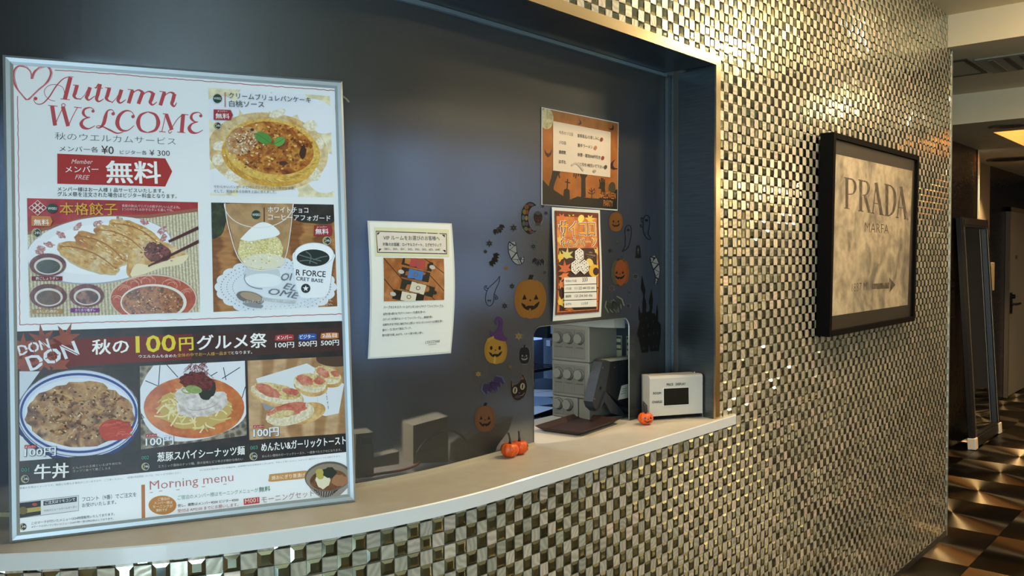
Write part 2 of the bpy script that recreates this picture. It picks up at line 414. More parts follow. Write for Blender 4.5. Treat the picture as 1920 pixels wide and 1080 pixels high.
# grout bed
for (sa, sb, za, zb) in regions:
    ss = [sa+(min(0, sb)-sa)*k/40 for k in range(41)] if sa < 0 else [sa]
    if ss[-1] < sb: ss.append(sb)
    n = len(V)
    for s_ in ss: V += [wallpt(s_, za, -.0032), wallpt(s_, zb, -.0032)]
    for k in range(len(ss)-1): F.append((n+2*k, n+2*k+2, n+2*k+3, n+2*k+1)); MI.append(2); RND += [0]*4
# body of the wall behind the tiles
wb = MB()
def strip(sa, sb, za, zb, d0=-.004, d1=-.16):
    ss = [sa+(min(0, sb)-sa)*k/24 for k in range(25)] if sa < 0 else [sa]
    if ss[-1] < sb: ss.append(sb)
    v = []
    for s_ in ss: v += [wallpt(s_, za, d0), wallpt(s_, zb, d0), wallpt(s_, zb, d1), wallpt(s_, za, d1)]
    f = [[0, 1, 2, 3], [4*len(ss)-4+k for k in (3, 2, 1, 0)]]
    for k in range(len(ss)-1):
        for a, b_ in ((0, 1), (1, 2), (2, 3), (3, 0)): f.append([4*k+a, 4*k+4+a, 4*k+4+b_, 4*k+b_])
    wb.add(v, f)
for (sa, sb, za, zb) in regions: strip(sa, sb, za+(.0 if za else 0), zb-.001 if zb < 1 else zb)
n = len(V); V += wb.v; F += [tuple(i+n for i in q) for q in wb.f]; MI += [3]*len(wb.f); RND += [0]*sum(len(q) for q in wb.f)
mir = bpy.data.materials.new('mirror_tile'); mir.use_nodes = True; b = mir.node_tree.nodes['Principled BSDF']
b.inputs['Base Color'].default_value = hx('#b8c4b8'); b.inputs['Metallic'].default_value = 1; b.inputs['Roughness'].default_value = .06
shell = bpy.data.materials.new('shell_tile'); shell.use_nodes = True; nt = shell.node_tree; N = nt.nodes.new; L = nt.links.new; b = nt.nodes['Principled BSDF']
at = N('ShaderNodeAttribute'); at.attribute_name = 'tile_random'
cr = N('ShaderNodeValToRGB'); L(at.outputs['Fac'], cr.inputs[0])
for k, (p, h_) in enumerate([(0, '#b4b4a0'), (.35, '#d2ccb6'), (.6, '#e2d8c2'), (.8, '#c0beac'), (1, '#f0dcc8')]):
    e = cr.color_ramp.elements[k] if k < 2 else cr.color_ramp.elements.new(p)
    e.position = p; e.color = hx(h_)
tc = N('ShaderNodeTexCoord'); mp = N('ShaderNodeMapping'); L(tc.outputs['Object'], mp.inputs[0]); cxyz = N('ShaderNodeCombineXYZ')
ml = N('ShaderNodeMath'); ml.operation = 'MULTIPLY'; ml.inputs[1].default_value = 40; L(at.outputs['Fac'], ml.inputs[0]); L(ml.outputs[0], cxyz.inputs[0]); L(ml.outputs[0], cxyz.inputs[2]); L(cxyz.outputs[0], mp.inputs['Location']); cr2 = N('ShaderNodeCombineXYZ'); L(ml.outputs[0], cr2.inputs[1]); L(cr2.outputs[0], mp.inputs['Rotation'])
wv = N('ShaderNodeTexWave'); wv.inputs['Scale'].default_value = 22; wv.inputs['Distortion'].default_value = 9; wv.inputs['Detail'].default_value = 3; L(mp.outputs[0], wv.inputs['Vector'])
mxs = N('ShaderNodeMix'); mxs.data_type = 'RGBA'; mxs.blend_type = 'MULTIPLY'; mxs.inputs['Factor'].default_value = .4; L(cr.outputs[0], mxs.inputs[6])
wr = N('ShaderNodeValToRGB'); L(wv.outputs['Fac'], wr.inputs[0]); wr.color_ramp.elements[0].color = hx('#9c8f86'); wr.color_ramp.elements[1].color = hx('#fff4ea'); L(wr.outputs[0], mxs.inputs[7])
L(mxs.outputs[2], b.inputs['Base Color']); b.inputs['Metallic'].default_value = .36; b.inputs['Roughness'].default_value = .2
bp = N('ShaderNodeBump'); bp.inputs['Strength'].default_value = .12; bp.inputs['Distance'].default_value = .001; L(wv.outputs['Fac'], bp.inputs['Height']); L(bp.outputs[0], b.inputs['Normal'])
me = bpy.data.meshes.new('wall_front'); me.from_pydata(V, [], F)
for m in (mir, shell, M('#5a5546', .7, name='grout'), M('#3a3833', .7)): me.materials.append(m)
me.polygons.foreach_set('material_index', MI)
ca = me.attributes.new('tile_random', 'FLOAT', 'CORNER'); ca.data.foreach_set('value', RND)
me.update(); o = bpy.data.objects.new('wall_front', me); COL.objects.link(o); struct(o)

STEEL = noisy('brushed_steel_trim', ['#a89878', '#b8a988'], 60, .22, metal=1, stretch=(.05, .05, 40))
STEELD = noisy('dull_steel_lining', ['#5c6468', '#6a7276'], 30, .32, metal=.9, stretch=(.3, .3, 8))
# trim round the recess: face strip along the top, right jamb and the lining behind it
t = MB()
def band(sa, sb, prof, n=30):                      # prof: closed list of (depth offset outwards, z)
    ss = [sa+(0-sa)*k/n for k in range(n+1)]+[sb]; v = []; m_ = len(prof)
    for s_ in ss: v += [wallpt(s_, z, o) for (o, z) in prof]
    f = [list(range(m_))[::-1], list(range(len(v)-m_, len(v)))]
    for k in range(len(ss)-1):
        for a in range(m_): f.append([m_*k+a, m_*k+(a+1) % m_, m_*k+m_+(a+1) % m_, m_*k+m_+a])
    return v, f
v, f = band(SMIN, 2.376-WC, [(.003, 2.088), (.003, 2.116), (-.003, 2.116), (-.003, 2.088)]); t.add(v, f, 0)
v, f = band(SMIN, 2.376-WC, [(-.004, 2.0895), (-.004, 2.10), (-.20, 2.10), (-.20, 2.0895)]); t.add(v, f, 1)
t.prism([(2.376, WY-.003, 1.005), (2.404, WY-.003, 1.005), (2.404, WY+.003, 1.005), (2.376, WY+.003, 1.005)], (0, 0, 1.111), 0)
t.prism([(2.3775, WY, 1.005), (2.404, WY, 1.005), (2.47, 1.50, 1.005), (2.42, 1.50, 1.005)], (0, 0, 1.094), 1)
for (zz) in (1.99, 1.235, 1.43): t.lathe([(.004, 0), (.004, .002), (.0015, .0025)], Vector((2.4335, 1.385, zz)), (-1, .2, 0), 10, 2)
struct(t.build('trim_1', [STEEL, STEELD, DARKM]))
# metal strip at the end of the mosaic wall
t = MB(); t.box(4.95, 4.962, WY-.004, WY+.17, 0, ZS-.004); t.box(4.962, 5.01, WY+.012, WY+.17, 0, ZS-.004, 1)
struct(t.build('trim_2', [M('#a8a494', .4, 1), M('#8a8678', .4, 1)]))
t = MB(); t.box(2.52, 4.95, WY-.002, WY+.01, 0, .03); struct(t.build('baseboard_front', DARKM))

# counter slab with its curved front
FR = PC-1.252; BR = PC-1.692
top = MB(); out = []
for k in range(41): a = R(58)*(1-k/40); out.append((WC-FR*math.sin(a), PC-FR*math.cos(a)))
out += [(2.485, 1.252), (2.500, 1.258), (2.512, 1.285), (2.512, 1.30), (2.42, 1.31), (2.42, 1.692)]
for k in range(41): a = R(58)*k/40; out.append((WC-BR*math.sin(a), PC-BR*math.cos(a)))
z0, z1, bv = .975, 1.005, .0025
n = len(out)
cen = Vector((1.4, 2.55, 0))
def inset(p, d): 
    q = Vector((p[0], p[1], 0)); dd = (Vector((1.4, 2.0, 0))-q).normalized(); return q+dd*d
vv = [Vector((x, y, z0)) for x, y in out]+[Vector((x, y, z1-bv)) for x, y in out]+[Vector((*inset(p, bv)[:2], z1)) for p in out]
ff = [list(range(n))[::-1], list(range(2*n, 3*n))]+[[k*n+i, k*n+(i+1) % n, (k+1)*n+(i+1) % n, (k+1)*n+i] for k in (0, 1) for i in range(n)]
top.add(vv, ff)
top.mi = [0, 0]+[1]*(len(ff)-2)
ctop = top.build('counter_top', [noisy('counter_laminate', ['#b9b0a0', '#c1b9a9'], 25, .38, coat=.15, fine=0), M('#d4d2cd', .35, coat=.3, name='brightened_edge_band')]);  # edge whiter than the laminate, daylight on the front put into its colour
tag(ctop, 'cream counter slab with curved front edge below the dark screen', 'counter')

# dark frosted screen above the counter with the hatch cut out
sm = bpy.data.materials.new('smoked_frosted_sheet'); sm.use_nodes = True; nt = sm.node_tree; N = nt.nodes.new; L = nt.links.new
b = nt.nodes['Principled BSDF']; b.inputs['Base Color'].default_value = hx('#6c7072'); b.inputs['Metallic'].default_value = .9; b.inputs['Roughness'].default_value = .46
rf = N('ShaderNodeBsdfRefraction'); rf.inputs['Color'].default_value = (.84, .84, .82, 1); rf.inputs['Roughness'].default_value = .27; rf.inputs['IOR'].default_value = 1.25
ms = N('ShaderNodeMixShader'); ms.inputs[0].default_value = .5; L(b.outputs[0], ms.inputs[1]); L(rf.outputs[0], ms.inputs[2]); L(ms.outputs[0], nt.nodes['Material Output'].inputs[0])
S = Screen(); p = MB()
hx0, hx1, hz = .316, .772, 1.322; rr = .03
lo = [(0, 1.005), (hx0, 1.005)]+[(hx0+rr-rr*math.cos(R(a)), hz-rr+rr*math.sin(R(a))) for a in range(0, 91, 15)]+[(hx1-rr+rr*math.sin(R(a)), hz-rr+rr*math.cos(R(a))) for a in range(0, 91, 15)]+[(hx1, 1.005), (.99, 1.005), (.99, 2.085), (0, 2.085)]
n = len(lo); fr = [S.pt(a, z, 0) for a, z in lo]; bk = [S.pt(a, z, -.005) for a, z in lo]
p.add(fr+bk, [list(range(n)), list(range(n, 2*n))[::-1]]+[[i, n+i, n+(i+1) % n, (i+1) % n] for i in range(n-1)])
K = 40; vv = []; ff = []
for k in range(K+1):
    a = -1.25*k/K
    for z, o_ in ((1.005, 0), (2.085, 0), (2.085, -.005), (1.005, -.005)): vv.append(S.pt(a, z, o_))
for k in range(K):
    for e in range(4): ff.append([4*k+e, 4*k+(e+1) % 4, 4*k+4+(e+1) % 4, 4*k+4+e])
ff.append([4*K+e for e in range(4)]); p.add(vv, ff)
scr = thing('hatch_screen', 'dark smoky frosted screen above the counter with a square service hatch', 'screen', (1.9, PY, 1.005))
p.build('sheet', sm, scr)
ALU = M('#7d868a', .3, .9)
e = MB(); e.box(2.395, 2.409, PY-.012, PY-.002, 1.005, 2.086); e.box(2.409, 2.415, PY-.02, PY-.002, 1.005, 2.086, 1); e.build('channel', [ALU, M('#3a4246', .4, .8)], scr)
e = MB(); vv, ff = [], []
for k in range(K+2):
    a = .97 if k == 0 else -1.25*(k-1)/K
    for z, o_ in ((2.079, .002), (2.0885, .002), (2.0885, .012), (2.079, .012)): vv.append(S.pt(a, z, o_))
for k in range(K+1):
    for q in range(4): ff.append([4*k+q, 4*k+(q+1) % 4, 4*k+4+(q+1) % 4, 4*k+4+q])
e.add(vv, ff); e.build('top_rail', M('#8fa6b0', .2, .6), scr)
e = MB(); vv, ff = [], []
for k in range(K+1):
    a = hx0-.001-(1.25+hx0)*k/K
    for z, o_ in ((1.0052, .001), (1.0142, .001), (1.0142, .004), (1.0052, .004)): vv.append(S.pt(a, z, o_))
for k in range(K):
    for q in range(4): ff.append([4*k+q, 4*k+(q+1) % 4, 4*k+4+(q+1) % 4, 4*k+4+q])
e.add(vv, ff); e.build('bottom_rail', M('#b3a88f', .45), scr)
e = MB(); path = [(hx0, 1.006)]+[(hx0+rr-rr*math.cos(R(a)), hz-rr+rr*math.sin(R(a))) for a in range(0, 91, 15)]+[(hx1-rr+rr*math.sin(R(a)), hz-rr+rr*math.cos(R(a))) for a in range(0, 91, 15)]+[(hx1, 1.006)]
e.tube([S.pt(a+(.0 if a < .5 else 0), z, -.0025) for a, z in path], .0022, 6); e.build('hatch_edge', M('#aab4b4', .25, .5), scr, smooth=True)

# ------------------------------------------------------------------ things on the counter
ORANGE = noisy('pumpkin_orange', ['#d8501a', '#e8682a'], 60, .4, coat=.2); STEM = M('#2a2018', .6); BLK = M('#0c0c0d', .35)
def mini_pumpkin(loc, label, face=True, rot=0, k=1.0):
    r = .0235*k
    t = thing('mini_pumpkin', label, 'ornament', loc, 'mini pumpkins on the counter'); t.rotation_euler.z = rot
    prof = [(r*math.sin(math.pi*q/14)**.8+1e-4, r*.82*(1-math.cos(math.pi*q/14))) for q in range(0, 15)]
    bm = MB(); v = []; n = 48
    for (rr, h) in prof:
        for q in range(n):
            th = 2*math.pi*q/n; x = rr*(1-.10*abs(math.cos(th*4.5))**6); hh = h-(.006*k*math.exp(-(rr/(r*.4))**2) if h > r else 0)
            v.append((loc[0]+x*math.cos(th), loc[1]+x*math.sin(th), loc[2]+hh))
    f = [[i*n+q, i*n+(q+1) % n, (i+1)*n+(q+1) % n, (i+1)*n+q] for i in range(len(prof)-1) for q in range(n)]
    bm.add(v, f); bm.build('body', ORANGE, t, True)
    s_ = MB(); L0 = Vector(loc)
    s_.tube([L0+Vector((0, 0, r*1.45)), L0+Vector((.001, 0, r*1.85)), L0+Vector((-.001, .001, r*2.3)), L0+Vector((-.004, .002, r*2.62))], [.0042*k, .0028*k, .0022*k, .003*k], 8); s_.build('stem', STEM, t, True)
    if face:
        a = MB()
        def patch(pts):
            v = []
            for (u, z) in pts:
                th = -math.pi/2+u; h = r*.82+z; q = math.acos(max(-1, min(1, 1-h/(r*.82)))); rr = r*math.sin(q)**.8+.0008
                v.append((loc[0]+rr*math.cos(th), loc[1]+rr*math.sin(th), loc[2]+h))
            a.add(v, [list(range(len(v)))])
        for sg in (-1, 1): patch([(sg*.22, .002*k), (sg*.55, .002*k), (sg*.38, .0085*k)])
        patch([(-.09, 0), (.09, 0), (0, .003*k)])
        for i in range(8):
            u0, u1 = -.62+i*.155, -.62+(i+1)*.155; zz = lambda u: -.007*k+.006*k*(u/.62)**2
            patch([(u0, zz(u0)), (u0, zz(u0)-.0035*k*(1-(u0/.7)**2)), (u1, zz(u1)-.0035*k*(1-(u1/.7)**2)), (u1, zz(u1))])
        a.build('carved_face', BLK, t)
    return t
C0 = on_z(956, 857, 1.005); mini_pumpkin((C0.x, C0.y, 1.0052), 'front one of two touching orange mini pumpkins by the screen', False, .3)
C1 = on_z(970, 852, 1.005); mini_pumpkin((C0.x+.040, C0.y+.003, 1.0052), 'rear one of the touching orange mini pumpkins, black carved face turned right', True, R(52), .96)
C2 = on_z(1210.5, 796, 1.005); mini_pumpkin((C2.x, C2.y, 1.0052), 'single orange mini pumpkin beside the white price display', True, R(-38), .98)

# cash tray
tc_ = Vector((2.005, 1.512, 1.0055)); tang = R(7); tr = MB()
TM = Matrix.Translation(tc_) @ Matrix.Rotation(tang, 4, 'Z')
def rr_outline(hw, hd, r, n=6):
    o = []
    for (sx, sy, a0) in ((1, 1, 0), (-1, 1, 90), (-1, -1, 180), (1, -1, 270)):
        for k in range(n+1):
            a = R(a0+90*k/n); o.append((sx*(hw-r)+r*math.cos(a), sy*(hd-r)+r*math.sin(a)))
    return o
rings = [(.098, .055, .008, 0), (.103, .060, .010, .001), (.122, .078, .016, .014), (.1235, .0795, .0165, .0155), (.120, .076, .015, .0150), (.104, .060, .010, .0045), (.094, .052, .008, .004)]
v = []; n = 28
for hw, hd, r, z in rings: v += [TM @ Vector((x, y, z)) for x, y in rr_outline(hw, hd, r)]
f = [list(range(n))[::-1]]+[[i*n+k, i*n+(k+1) % n, (i+1)*n+(k+1) % n, (i+1)*n+k] for i in range(len(rings)-1) for k in range(n)]+[list(range((len(rings)-1)*n, len(rings)*n))]
tr.add(v, f); o = tr.build('cash_tray', noisy('dark_brown_tray', ['#24120f', '#341c17'], 300, .5, bump=.3)); tag(o, 'dark brown rectangular cash tray lying in front of the hatch', 'tray')

# price display
A, B = Vector((2.223, 1.405, 1.0)), Vector((2.379, 1.311, 1.0)); U = (B-A).normalized(); Nn = Vector((U.y, -U.x, 0)); LN = (B-A).length
WHITE = M('#b6b0a4', .38, coat=.1)
pd = thing('price_display', 'white price display box with small black screen in the recess corner', 'display', tuple((A+B)/2-Nn*.02+Vector((0, 0, .0055))))
b0 = MB(); TZ = Plane(A, U, (0, 0, 1)).inv(1217, 706)[1]; prof = [(-.055, .0185), (.0, .0185), (.0, TZ-.008), (-.0025, TZ-.0025), (-.008, TZ), (-.055, TZ)]      # (depth, height)
zt = 1.0
cs = [A-Vector((0, 0, 0))+Nn*d+Vector((0, 0, h+.0)) for d, h in prof]
b0.prism(cs, U*LN); b0.build('case', WHITE, pd)
DP = Plane(A+Vector((0, 0, .012)), U, (0, 0, 1)); DP.N = Nn
b0 = MB(); b0.prism([*[DP.pt(*DP.inv(1150+x/5.4, 660+y/5.4), .0006) for x, y in ((506, 545), (764, 531), (763, 355), (503, 367))]], Nn*.0006); b0.prism([*[DP.pt(*DP.inv(1150+x/5.4, 660+y/5.4), .001) for x, y in ((509, 542), (762, 528), (760, 358), (508, 370))]], Nn*.0006, 1)
b0.build('screen', [M('#f2f0ea', .4), M('#050505', .12)], pd)
G = M('#2e2b27', .5)
for nm, rows in (('heading', (('PRICE', 538, 342, 605, 339), ('DISPLAY', 630, 338, 730, 334))), ('caption', (('ROOM', 404, 430, 481, 428),)), ('caption', (('CHARGE', 393, 519, 493, 515),))):
    a = Art(DP, .0005).Z(1150, 660, 5.4)
    for tx, x0, y0, x1, y1 in rows: a.text(tx, x0, y0, x1, y1, 24, G, .03)
    a.build(nm, pd)
for d in (.012, LN-.012): b0 = MB(); b0.lathe([(.003, 0), (.003, .003)], A+U*d-Nn*.03+Vector((0, 0, TZ)), (0, 0, 1), 10); b0.build('top_screw', M('#8a8a86', .3, 1), pd)
b0 = MB(); b0.prism([A+U*(LN+.0005)+Vector((0, 0, .0055)), A+U*(LN+.0005)-Nn*.055+Vector((0, 0, .0055)), A+U*(LN+.0005)-Nn*.04+Vector((0, 0, .06)), A+U*(LN+.0005)-Nn*.012+Vector((0, 0, .05))], U*.0022)
b0.prism([A+Vector((0, 0, .0055))-U*.003, A-U*.003-Nn*.055+Vector((0, 0, .0055)), A-U*.003-Nn*.04+Vector((0, 0, .06)), A-U*.003-Nn*.012+Vector((0, 0, .05))], U*.0022)
b0.prism([A+Vector((0, 0, .0055))-U*.003, A+U*(LN+.003)+Vector((0, 0, .0055)), A+U*(LN+.003)-Nn*.055+Vector((0, 0, .0055)), A-U*.003-Nn*.055+Vector((0, 0, .0055))], (0, 0, .0018))
b0.build('bracket', M('#9a9690', .35, .8), pd)

# ------------------------------------------------------------------ seen through the hatch
GREYB = M('#666459', .5); GREYD = M('#59574d', .5)
DX = 2.10
def dial_unit(y0, y1, z0_, z1_, nd, label, dep=.15, first=True):
    t = thing('dial_unit', label, 'control box', (DX+dep/2, (y0+y1)/2, z0_), 'dial boxes behind the hatch')
    b0 = MB(); b0.box(DX, DX+dep, y0, y1, z0_, z1_, bev=.003); b0.build('body', GREYB, t)
    wd = (y1-y0-.022)/nd
    for k in range(nd):
        ya = y1-.008-wd*k; yb = ya-wd
        b0 = MB(); b0.box(DX-.0016, DX+.001, yb+.001, ya-.001, z0_+.010, z1_-.010, bev=.0006); b0.box(DX-.0022, DX, yb+.0015, ya-.0015, z0_+.012, z0_+.042, bev=.0006); b0.build('plate', GREYD, t)
        cy, cz = (ya+yb)/2, z0_+(z1_-z0_)*.66; kn = MB()
        kn.lathe([(.0165, 0), (.0165, .001), (.0150, .003), (.0150, .012), (.0135, .0135)], (DX-.0016, cy, cz), (-1, 0, 0), 28); kb = kn.build('dial', GREYB, t, False)
        mk = MB(); mk.lathe([(.0185, 0), (.0185, .0006)], (DX-.0016, cy, cz), (-1, 0, 0), 28)
        for a_ in range(200, 341, 20): mk.box(DX-.0022, DX-.0015, cy+.019*math.cos(R(a_))-.0007, cy+.019*math.cos(R(a_))+.0007, cz+.019*math.sin(R(a_))-.0007, cz+.019*math.sin(R(a_))+.0007)
        mk.box(DX-.0026, DX-.0015, cy-.014, cy+.012, z0_+.0435, z0_+.045); mk.build('scale_marks', M('#35332e', .6), t)
za = on_x(1036, 609, DX).z; zb_ = on_x(1036, 675, DX).z; zc_ = on_x(1036, 741, DX).z
dial_unit(1.543, 1.688, zb_+.001, za, 3, 'topmost grey box of the stack, three round dials')
dial_unit(1.543, 1.688, zc_+.001, zb_, 3, 'middle grey box of the stack, three round dials')
dial_unit(1.588, 1.688, 1.0055, zc_, 2, 'lowest grey box of the stack, two round dials')
b0 = MB(); b0.box(DX+.004, DX+.15, 1.545, 1.586, 1.0055, zc_-.001, bev=.002); tag(b0.build('junction_box', GREYB), 'plain narrow grey box beside the lowest dial box', 'box')
# black cabinet with yellowed label plates
bc = thing('label_cabinet', 'black cabinet with pale label plates behind the desk terminal', 'cabinet', (2.35, 1.55, 1.0055))
b0 = MB(); b0.box(2.292, 2.40, 1.486, 1.70, 1.0055, za-.012, bev=.002); b0.build('body', M('#2c3034', .45), bc)
for k, (x0_, x1_) in enumerate(((1132.6, 1145), (1153, 1166), (1175, 1188))):
    a0_, a1_ = on_x(x0_, 630, 2.292), on_x(x1_, 630, 2.292); yy0, yy1 = min(a0_.y, a1_.y), max(a0_.y, a1_.y); ztop = on_x((x0_+x1_)/2, 628+k*1.5, 2.292).z; zbo = on_x((x0_+x1_)/2, 667+k*1.5, 2.292).z
    b0 = MB(); b0.box(2.2905, 2.292, yy0, yy1, zbo, ztop, 0); hgt = ztop-zbo
    b0.box(2.290, 2.2905, yy0+.001, yy1-.001, zbo+hgt*.32, ztop-.002, 1)
    for q in (.40, .70): b0.box(2.2895, 2.290, yy0+.003, yy1-.003, zbo+hgt*q, zbo+hgt*(q+.16), 0)
    b0.build('label_plate', [M('#a89f78', .5), M('#3c3a33', .6)], bc)
# desk terminal seen from behind and the side
tp = Plane((0, 1.505, 0), (1, 0, 0), (0, 0, 1)); ZT = (980, 590, 4.5)
def tpts(pts, Y=1.505): return [on_y(ZT[0]+x/ZT[2], ZT[1]+y/ZT[2], Y) for x, y in pts]
tm = thing('desk_terminal', 'dark grey desk terminal on an angled stand, seen from its back', 'terminal', (2.16, 1.56, 1.0055))
DG = M('#2b2e32', .42); DG2 = M('#16181b', .5)
b0 = MB(); b0.prism(tpts([(590, 735), (600, 690), (672, 400), (690, 382), (742, 398), (700, 640), (655, 812), (640, 818), (605, 785)]), (0, .034, 0)); b0.build('housing', DG, tm)
b0 = MB(); b0.prism(tpts([(742, 398), (960, 372), (960, 790), (860, 780), (700, 645)]), (.0, .032, 0)); b0.build('back_cover', DG2, tm)
b0 = MB(); b0.prism(tpts([(742, 396), (960, 368), (960, 350), (700, 382)]), (.0, .034, 0)); b0.build('top_edge', M('#8d8a7c', .4), tm)
a = Art(Plane((0, 1.503, 0), (1, 0, 0), (0, 0, 1)), .0004).Z(*ZT); LP = M('#b9b5a4', .5)
a.poly([(833, 600), (898, 580), (890, 700), (803, 720)], LP)
for q in range(3): a.stroke([(840-q*6, 630+q*20), (880-q*6, 618+q*20)], 4, DG, False)
a.build('rating_label', tm)
b0 = MB(); b0.prism(tpts([(700, 645), (880, 865), (745, 830), (690, 735), (648, 818), (640, 815)], 1.50), (0, .012, 0)); b0.build('stand', DG, tm)
b0 = MB(); q = [on_z(1088, 767, 1.0055), on_z(1178, 784, 1.0055)]
b0.prism([(2.135, 1.54, 1.0055), (2.205, 1.493, 1.0055), (2.288, 1.493, 1.0055), (2.288, 1.54, 1.0055)], (0, 0, .008)); b0.build('base_plate', DG, tm)
for (x, y) in ((675, 448), (775, 443), (605, 710)): b0 = MB(); b0.lathe([(.0018, 0), (.0018, .0012)], on_y(ZT[0]+x/4.5, ZT[1]+y/4.5, 1.505), (0, -1, 0), 10); b0.build('screw', M('#c8c8c4', .3, 1), tm)
b0 = MB(); b0.lathe([(.0045, 0), (.0045, .002)], on_y(ZT[0]+657/4.5, ZT[1]+618/4.5, 1.505), (0, -1, 0), 16); b0.build('hinge_cap', BLK, tm)
# pale wedge-shaped device lying on top of the stack
b0 = MB(); Yd = 1.502
pts = [on_y(980+x/4.5, 590+y/4.5, Yd) for x, y in ((350, 84), (430, 66), (600, 44), (770, 27), (770, 112), (640, 108))]
zmin = za+.0008
ld = thing('label_printer', 'pale grey wedge-shaped device lying on top of the dial boxes', 'printer', (2.15, 1.55, zmin))
b0.prism(pts, (0, .036, 0)); b0.box(2.104, 2.24, 1.537, 1.66, zmin, zmin+.05, bev=.004); b0.build('body', M('#b4b2a6', .4), ld)
b0 = MB(); p2 = [on_y(980+x/4.5, 590+y/4.5, Yd) for x, y in ((770, 27), (860, 20), (860, 113), (770, 112))]; b0.prism([Vector((q.x+.0005, q.y-.001, q.z)) for q in p2], (0, .038, 0)); b0.build('end_cap', M('#a8a292', .45), ld)

# small things standing close behind the screen, blurred by it
def behind(pts, o=.02): return [S.pt(*S.inv(x, y), -o) for x, y in pts]
b0 = MB(); q = behind([(783, 872), (783, 800), (849, 782), (850, 868)], .018); b0.prism([Vector((p_.x, p_.y, max(p_.z, 1.0056))) for p_ in q], (.02, .06, 0)); tag(b0.build('router_box', M('#cfc9b4', .5)), 'pale box blurred behind the dark screen, under the black cable', 'box')
b0 = MB(); q = behind([(792, 862), (792, 848), (844, 842), (845, 862)], .012); b0.prism([Vector((p_.x, p_.y, max(p_.z, 1.0056))) for p_ in q], (.004, .014, 0)); tag(b0.build('power_adapter', BLK), 'black power adapter blurred behind the screen, lying before the pale box', 'adapter')
b0 = MB(); q = behind([(672, 900), (672, 816), (706, 812), (706, 896)], .014); b0.prism([Vector((p_.x, p_.y, max(p_.z, 1.0056))) for p_ in q], (.02, .05, 0)); wb_ = b0.build('wall_socket_box', M('#a8a494', .5)); tag(wb_, 'beige box with a dark hole, blurred behind the screen beside the poster', 'box')
b0 = MB(); q = behind([(682, 822), (702, 820), (702, 834), (682, 835)], .0115); b0.prism(q, (.002, .002, 0)); b0.build('hole', BLK, wb_)
b0 = MB(); b0.tube(smooth_path(behind([(786, 850), (800, 830), (825, 812), (850, 808), (870, 818), (885, 838), (905, 850)], .009), 5), .0034, 8); tag(b0.build('cable', BLK, None, True), 'black cable arching behind the dark screen, above the adapter', 'cable')
b0 = MB(); q = [Vector((p_.x, p_.y, max(p_.z, 1.009))) for p_ in behind([(690, 893), (720, 889), (760, 882), (785, 873), (790, 866)], .009)]; b0.tube(smooth_path(q, 5), .003, 8); tag(b0.build('cord', M('#c8402f', .5), None, True), 'red cord lying behind the dark screen near the poster', 'cord')
b0 = MB(); q = behind([(866, 868), (868, 836), (905, 812), (970, 783), (962, 808), (940, 838), (936, 852)], .016); b0.prism([Vector((p_.x, p_.y, max(p_.z, 1.0056))) for p_ in q], (.0, .03, 0)); tag(b0.build('tilted_monitor', BLK), 'dark tilted monitor blurred behind the screen above the touching pumpkins', 'monitor')
b0 = MB(); q = behind([(712, 882), (712, 862), (762, 850), (762, 874)], .03); b0.prism([Vector((p_.x, p_.y, max(p_.z, 1.0056))) for p_ in q], (.01, .03, 0)); tag(b0.build('paper_stack', M('#b8b4a0', .6)), 'low pale stack blurred behind the screen, above the red cord', 'paper')

dl = thing('added_desk_lamp', 'added dark lamp, unseen on the office side of the counter, behind the screen', 'lamp', (1.03, 1.70, 1.0055))  # made-up stand and shade, added to carry the unseen fill light
b0 = MB(); b0.lathe([(.045, 0), (.045, .008), (.03, .012)], (1.03, 1.70, 1.0055)); b0.build('base', DG, dl)
b0 = MB(); b0.tube([(1.03, 1.70, 1.015), (.99, 1.71, 1.4), (1.02, 1.70, 1.68)], .006); b0.build('pole', DG, dl)
b0 = MB(); b0.lathe([(.085, 0), (.08, .012), (.03, .03)], (1.025, 1.702, 1.664), (-.49, .16, 1)); b0.build('lamp_shade', DG, dl)
# the office beyond, through the left part of the hatch
BLW = M('#c3d3e6', .6)
ow = MB(); ow.box(3.2, 4.9, 4.03, 4.06, .9, 2.3, 1)
for x in (3.3, 3.9, 4.5): ow.box(x, x+.07, 3.97, 4.03, .9, 2.3)
for z in (1.0, 1.62, 2.24): ow.box(3.2, 4.9, 3.975, 4.03, z, z+.06)
struct(ow.build('window_2', [BLW, M('#9cc4ff', .5, emit=.9)]))
sh = thing('shelf_unit', 'black shelf unit with pale boards in the blue back office', 'shelf', (3.78, 3.3, .75))
qx = on_y(1026, 620, 3.25).x
b0 = MB(); b0.box(qx, qx+.5, 3.25, 3.5, 1.02, 1.75); b0.build('body', M('#14171c', .6), sh)
b0 = MB(); zz = on_y(1030, 642, 3.24).z; b0.box(qx-.01, qx+.5, 3.22, 3.25, zz-.02, zz+.015); b0.build('board', BLW, sh)
b0 = MB()
for k in range(5): b0.box(qx+.03+.05*k, qx+.055+.05*k, 3.2, 3.249, zz+.05, zz+.28-.02*(k % 2), 0)
b0.build('folder', M('#9db4cf', .6), sh)
dk = thing('office_desk', 'cluttered desk in the blue office behind the hatch', 'desk', (3.6, 3.0, 0))
b0 = MB(); b0.box(3.0, 4.2, 2.75, 3.45, .70, .74); b0.box(3.02, 3.08, 2.8, 3.4, 0, .70); b0.box(4.12, 4.18, 2.8, 3.4, 0, .70); b0.build('frame', M('#2a3340', .5), dk)
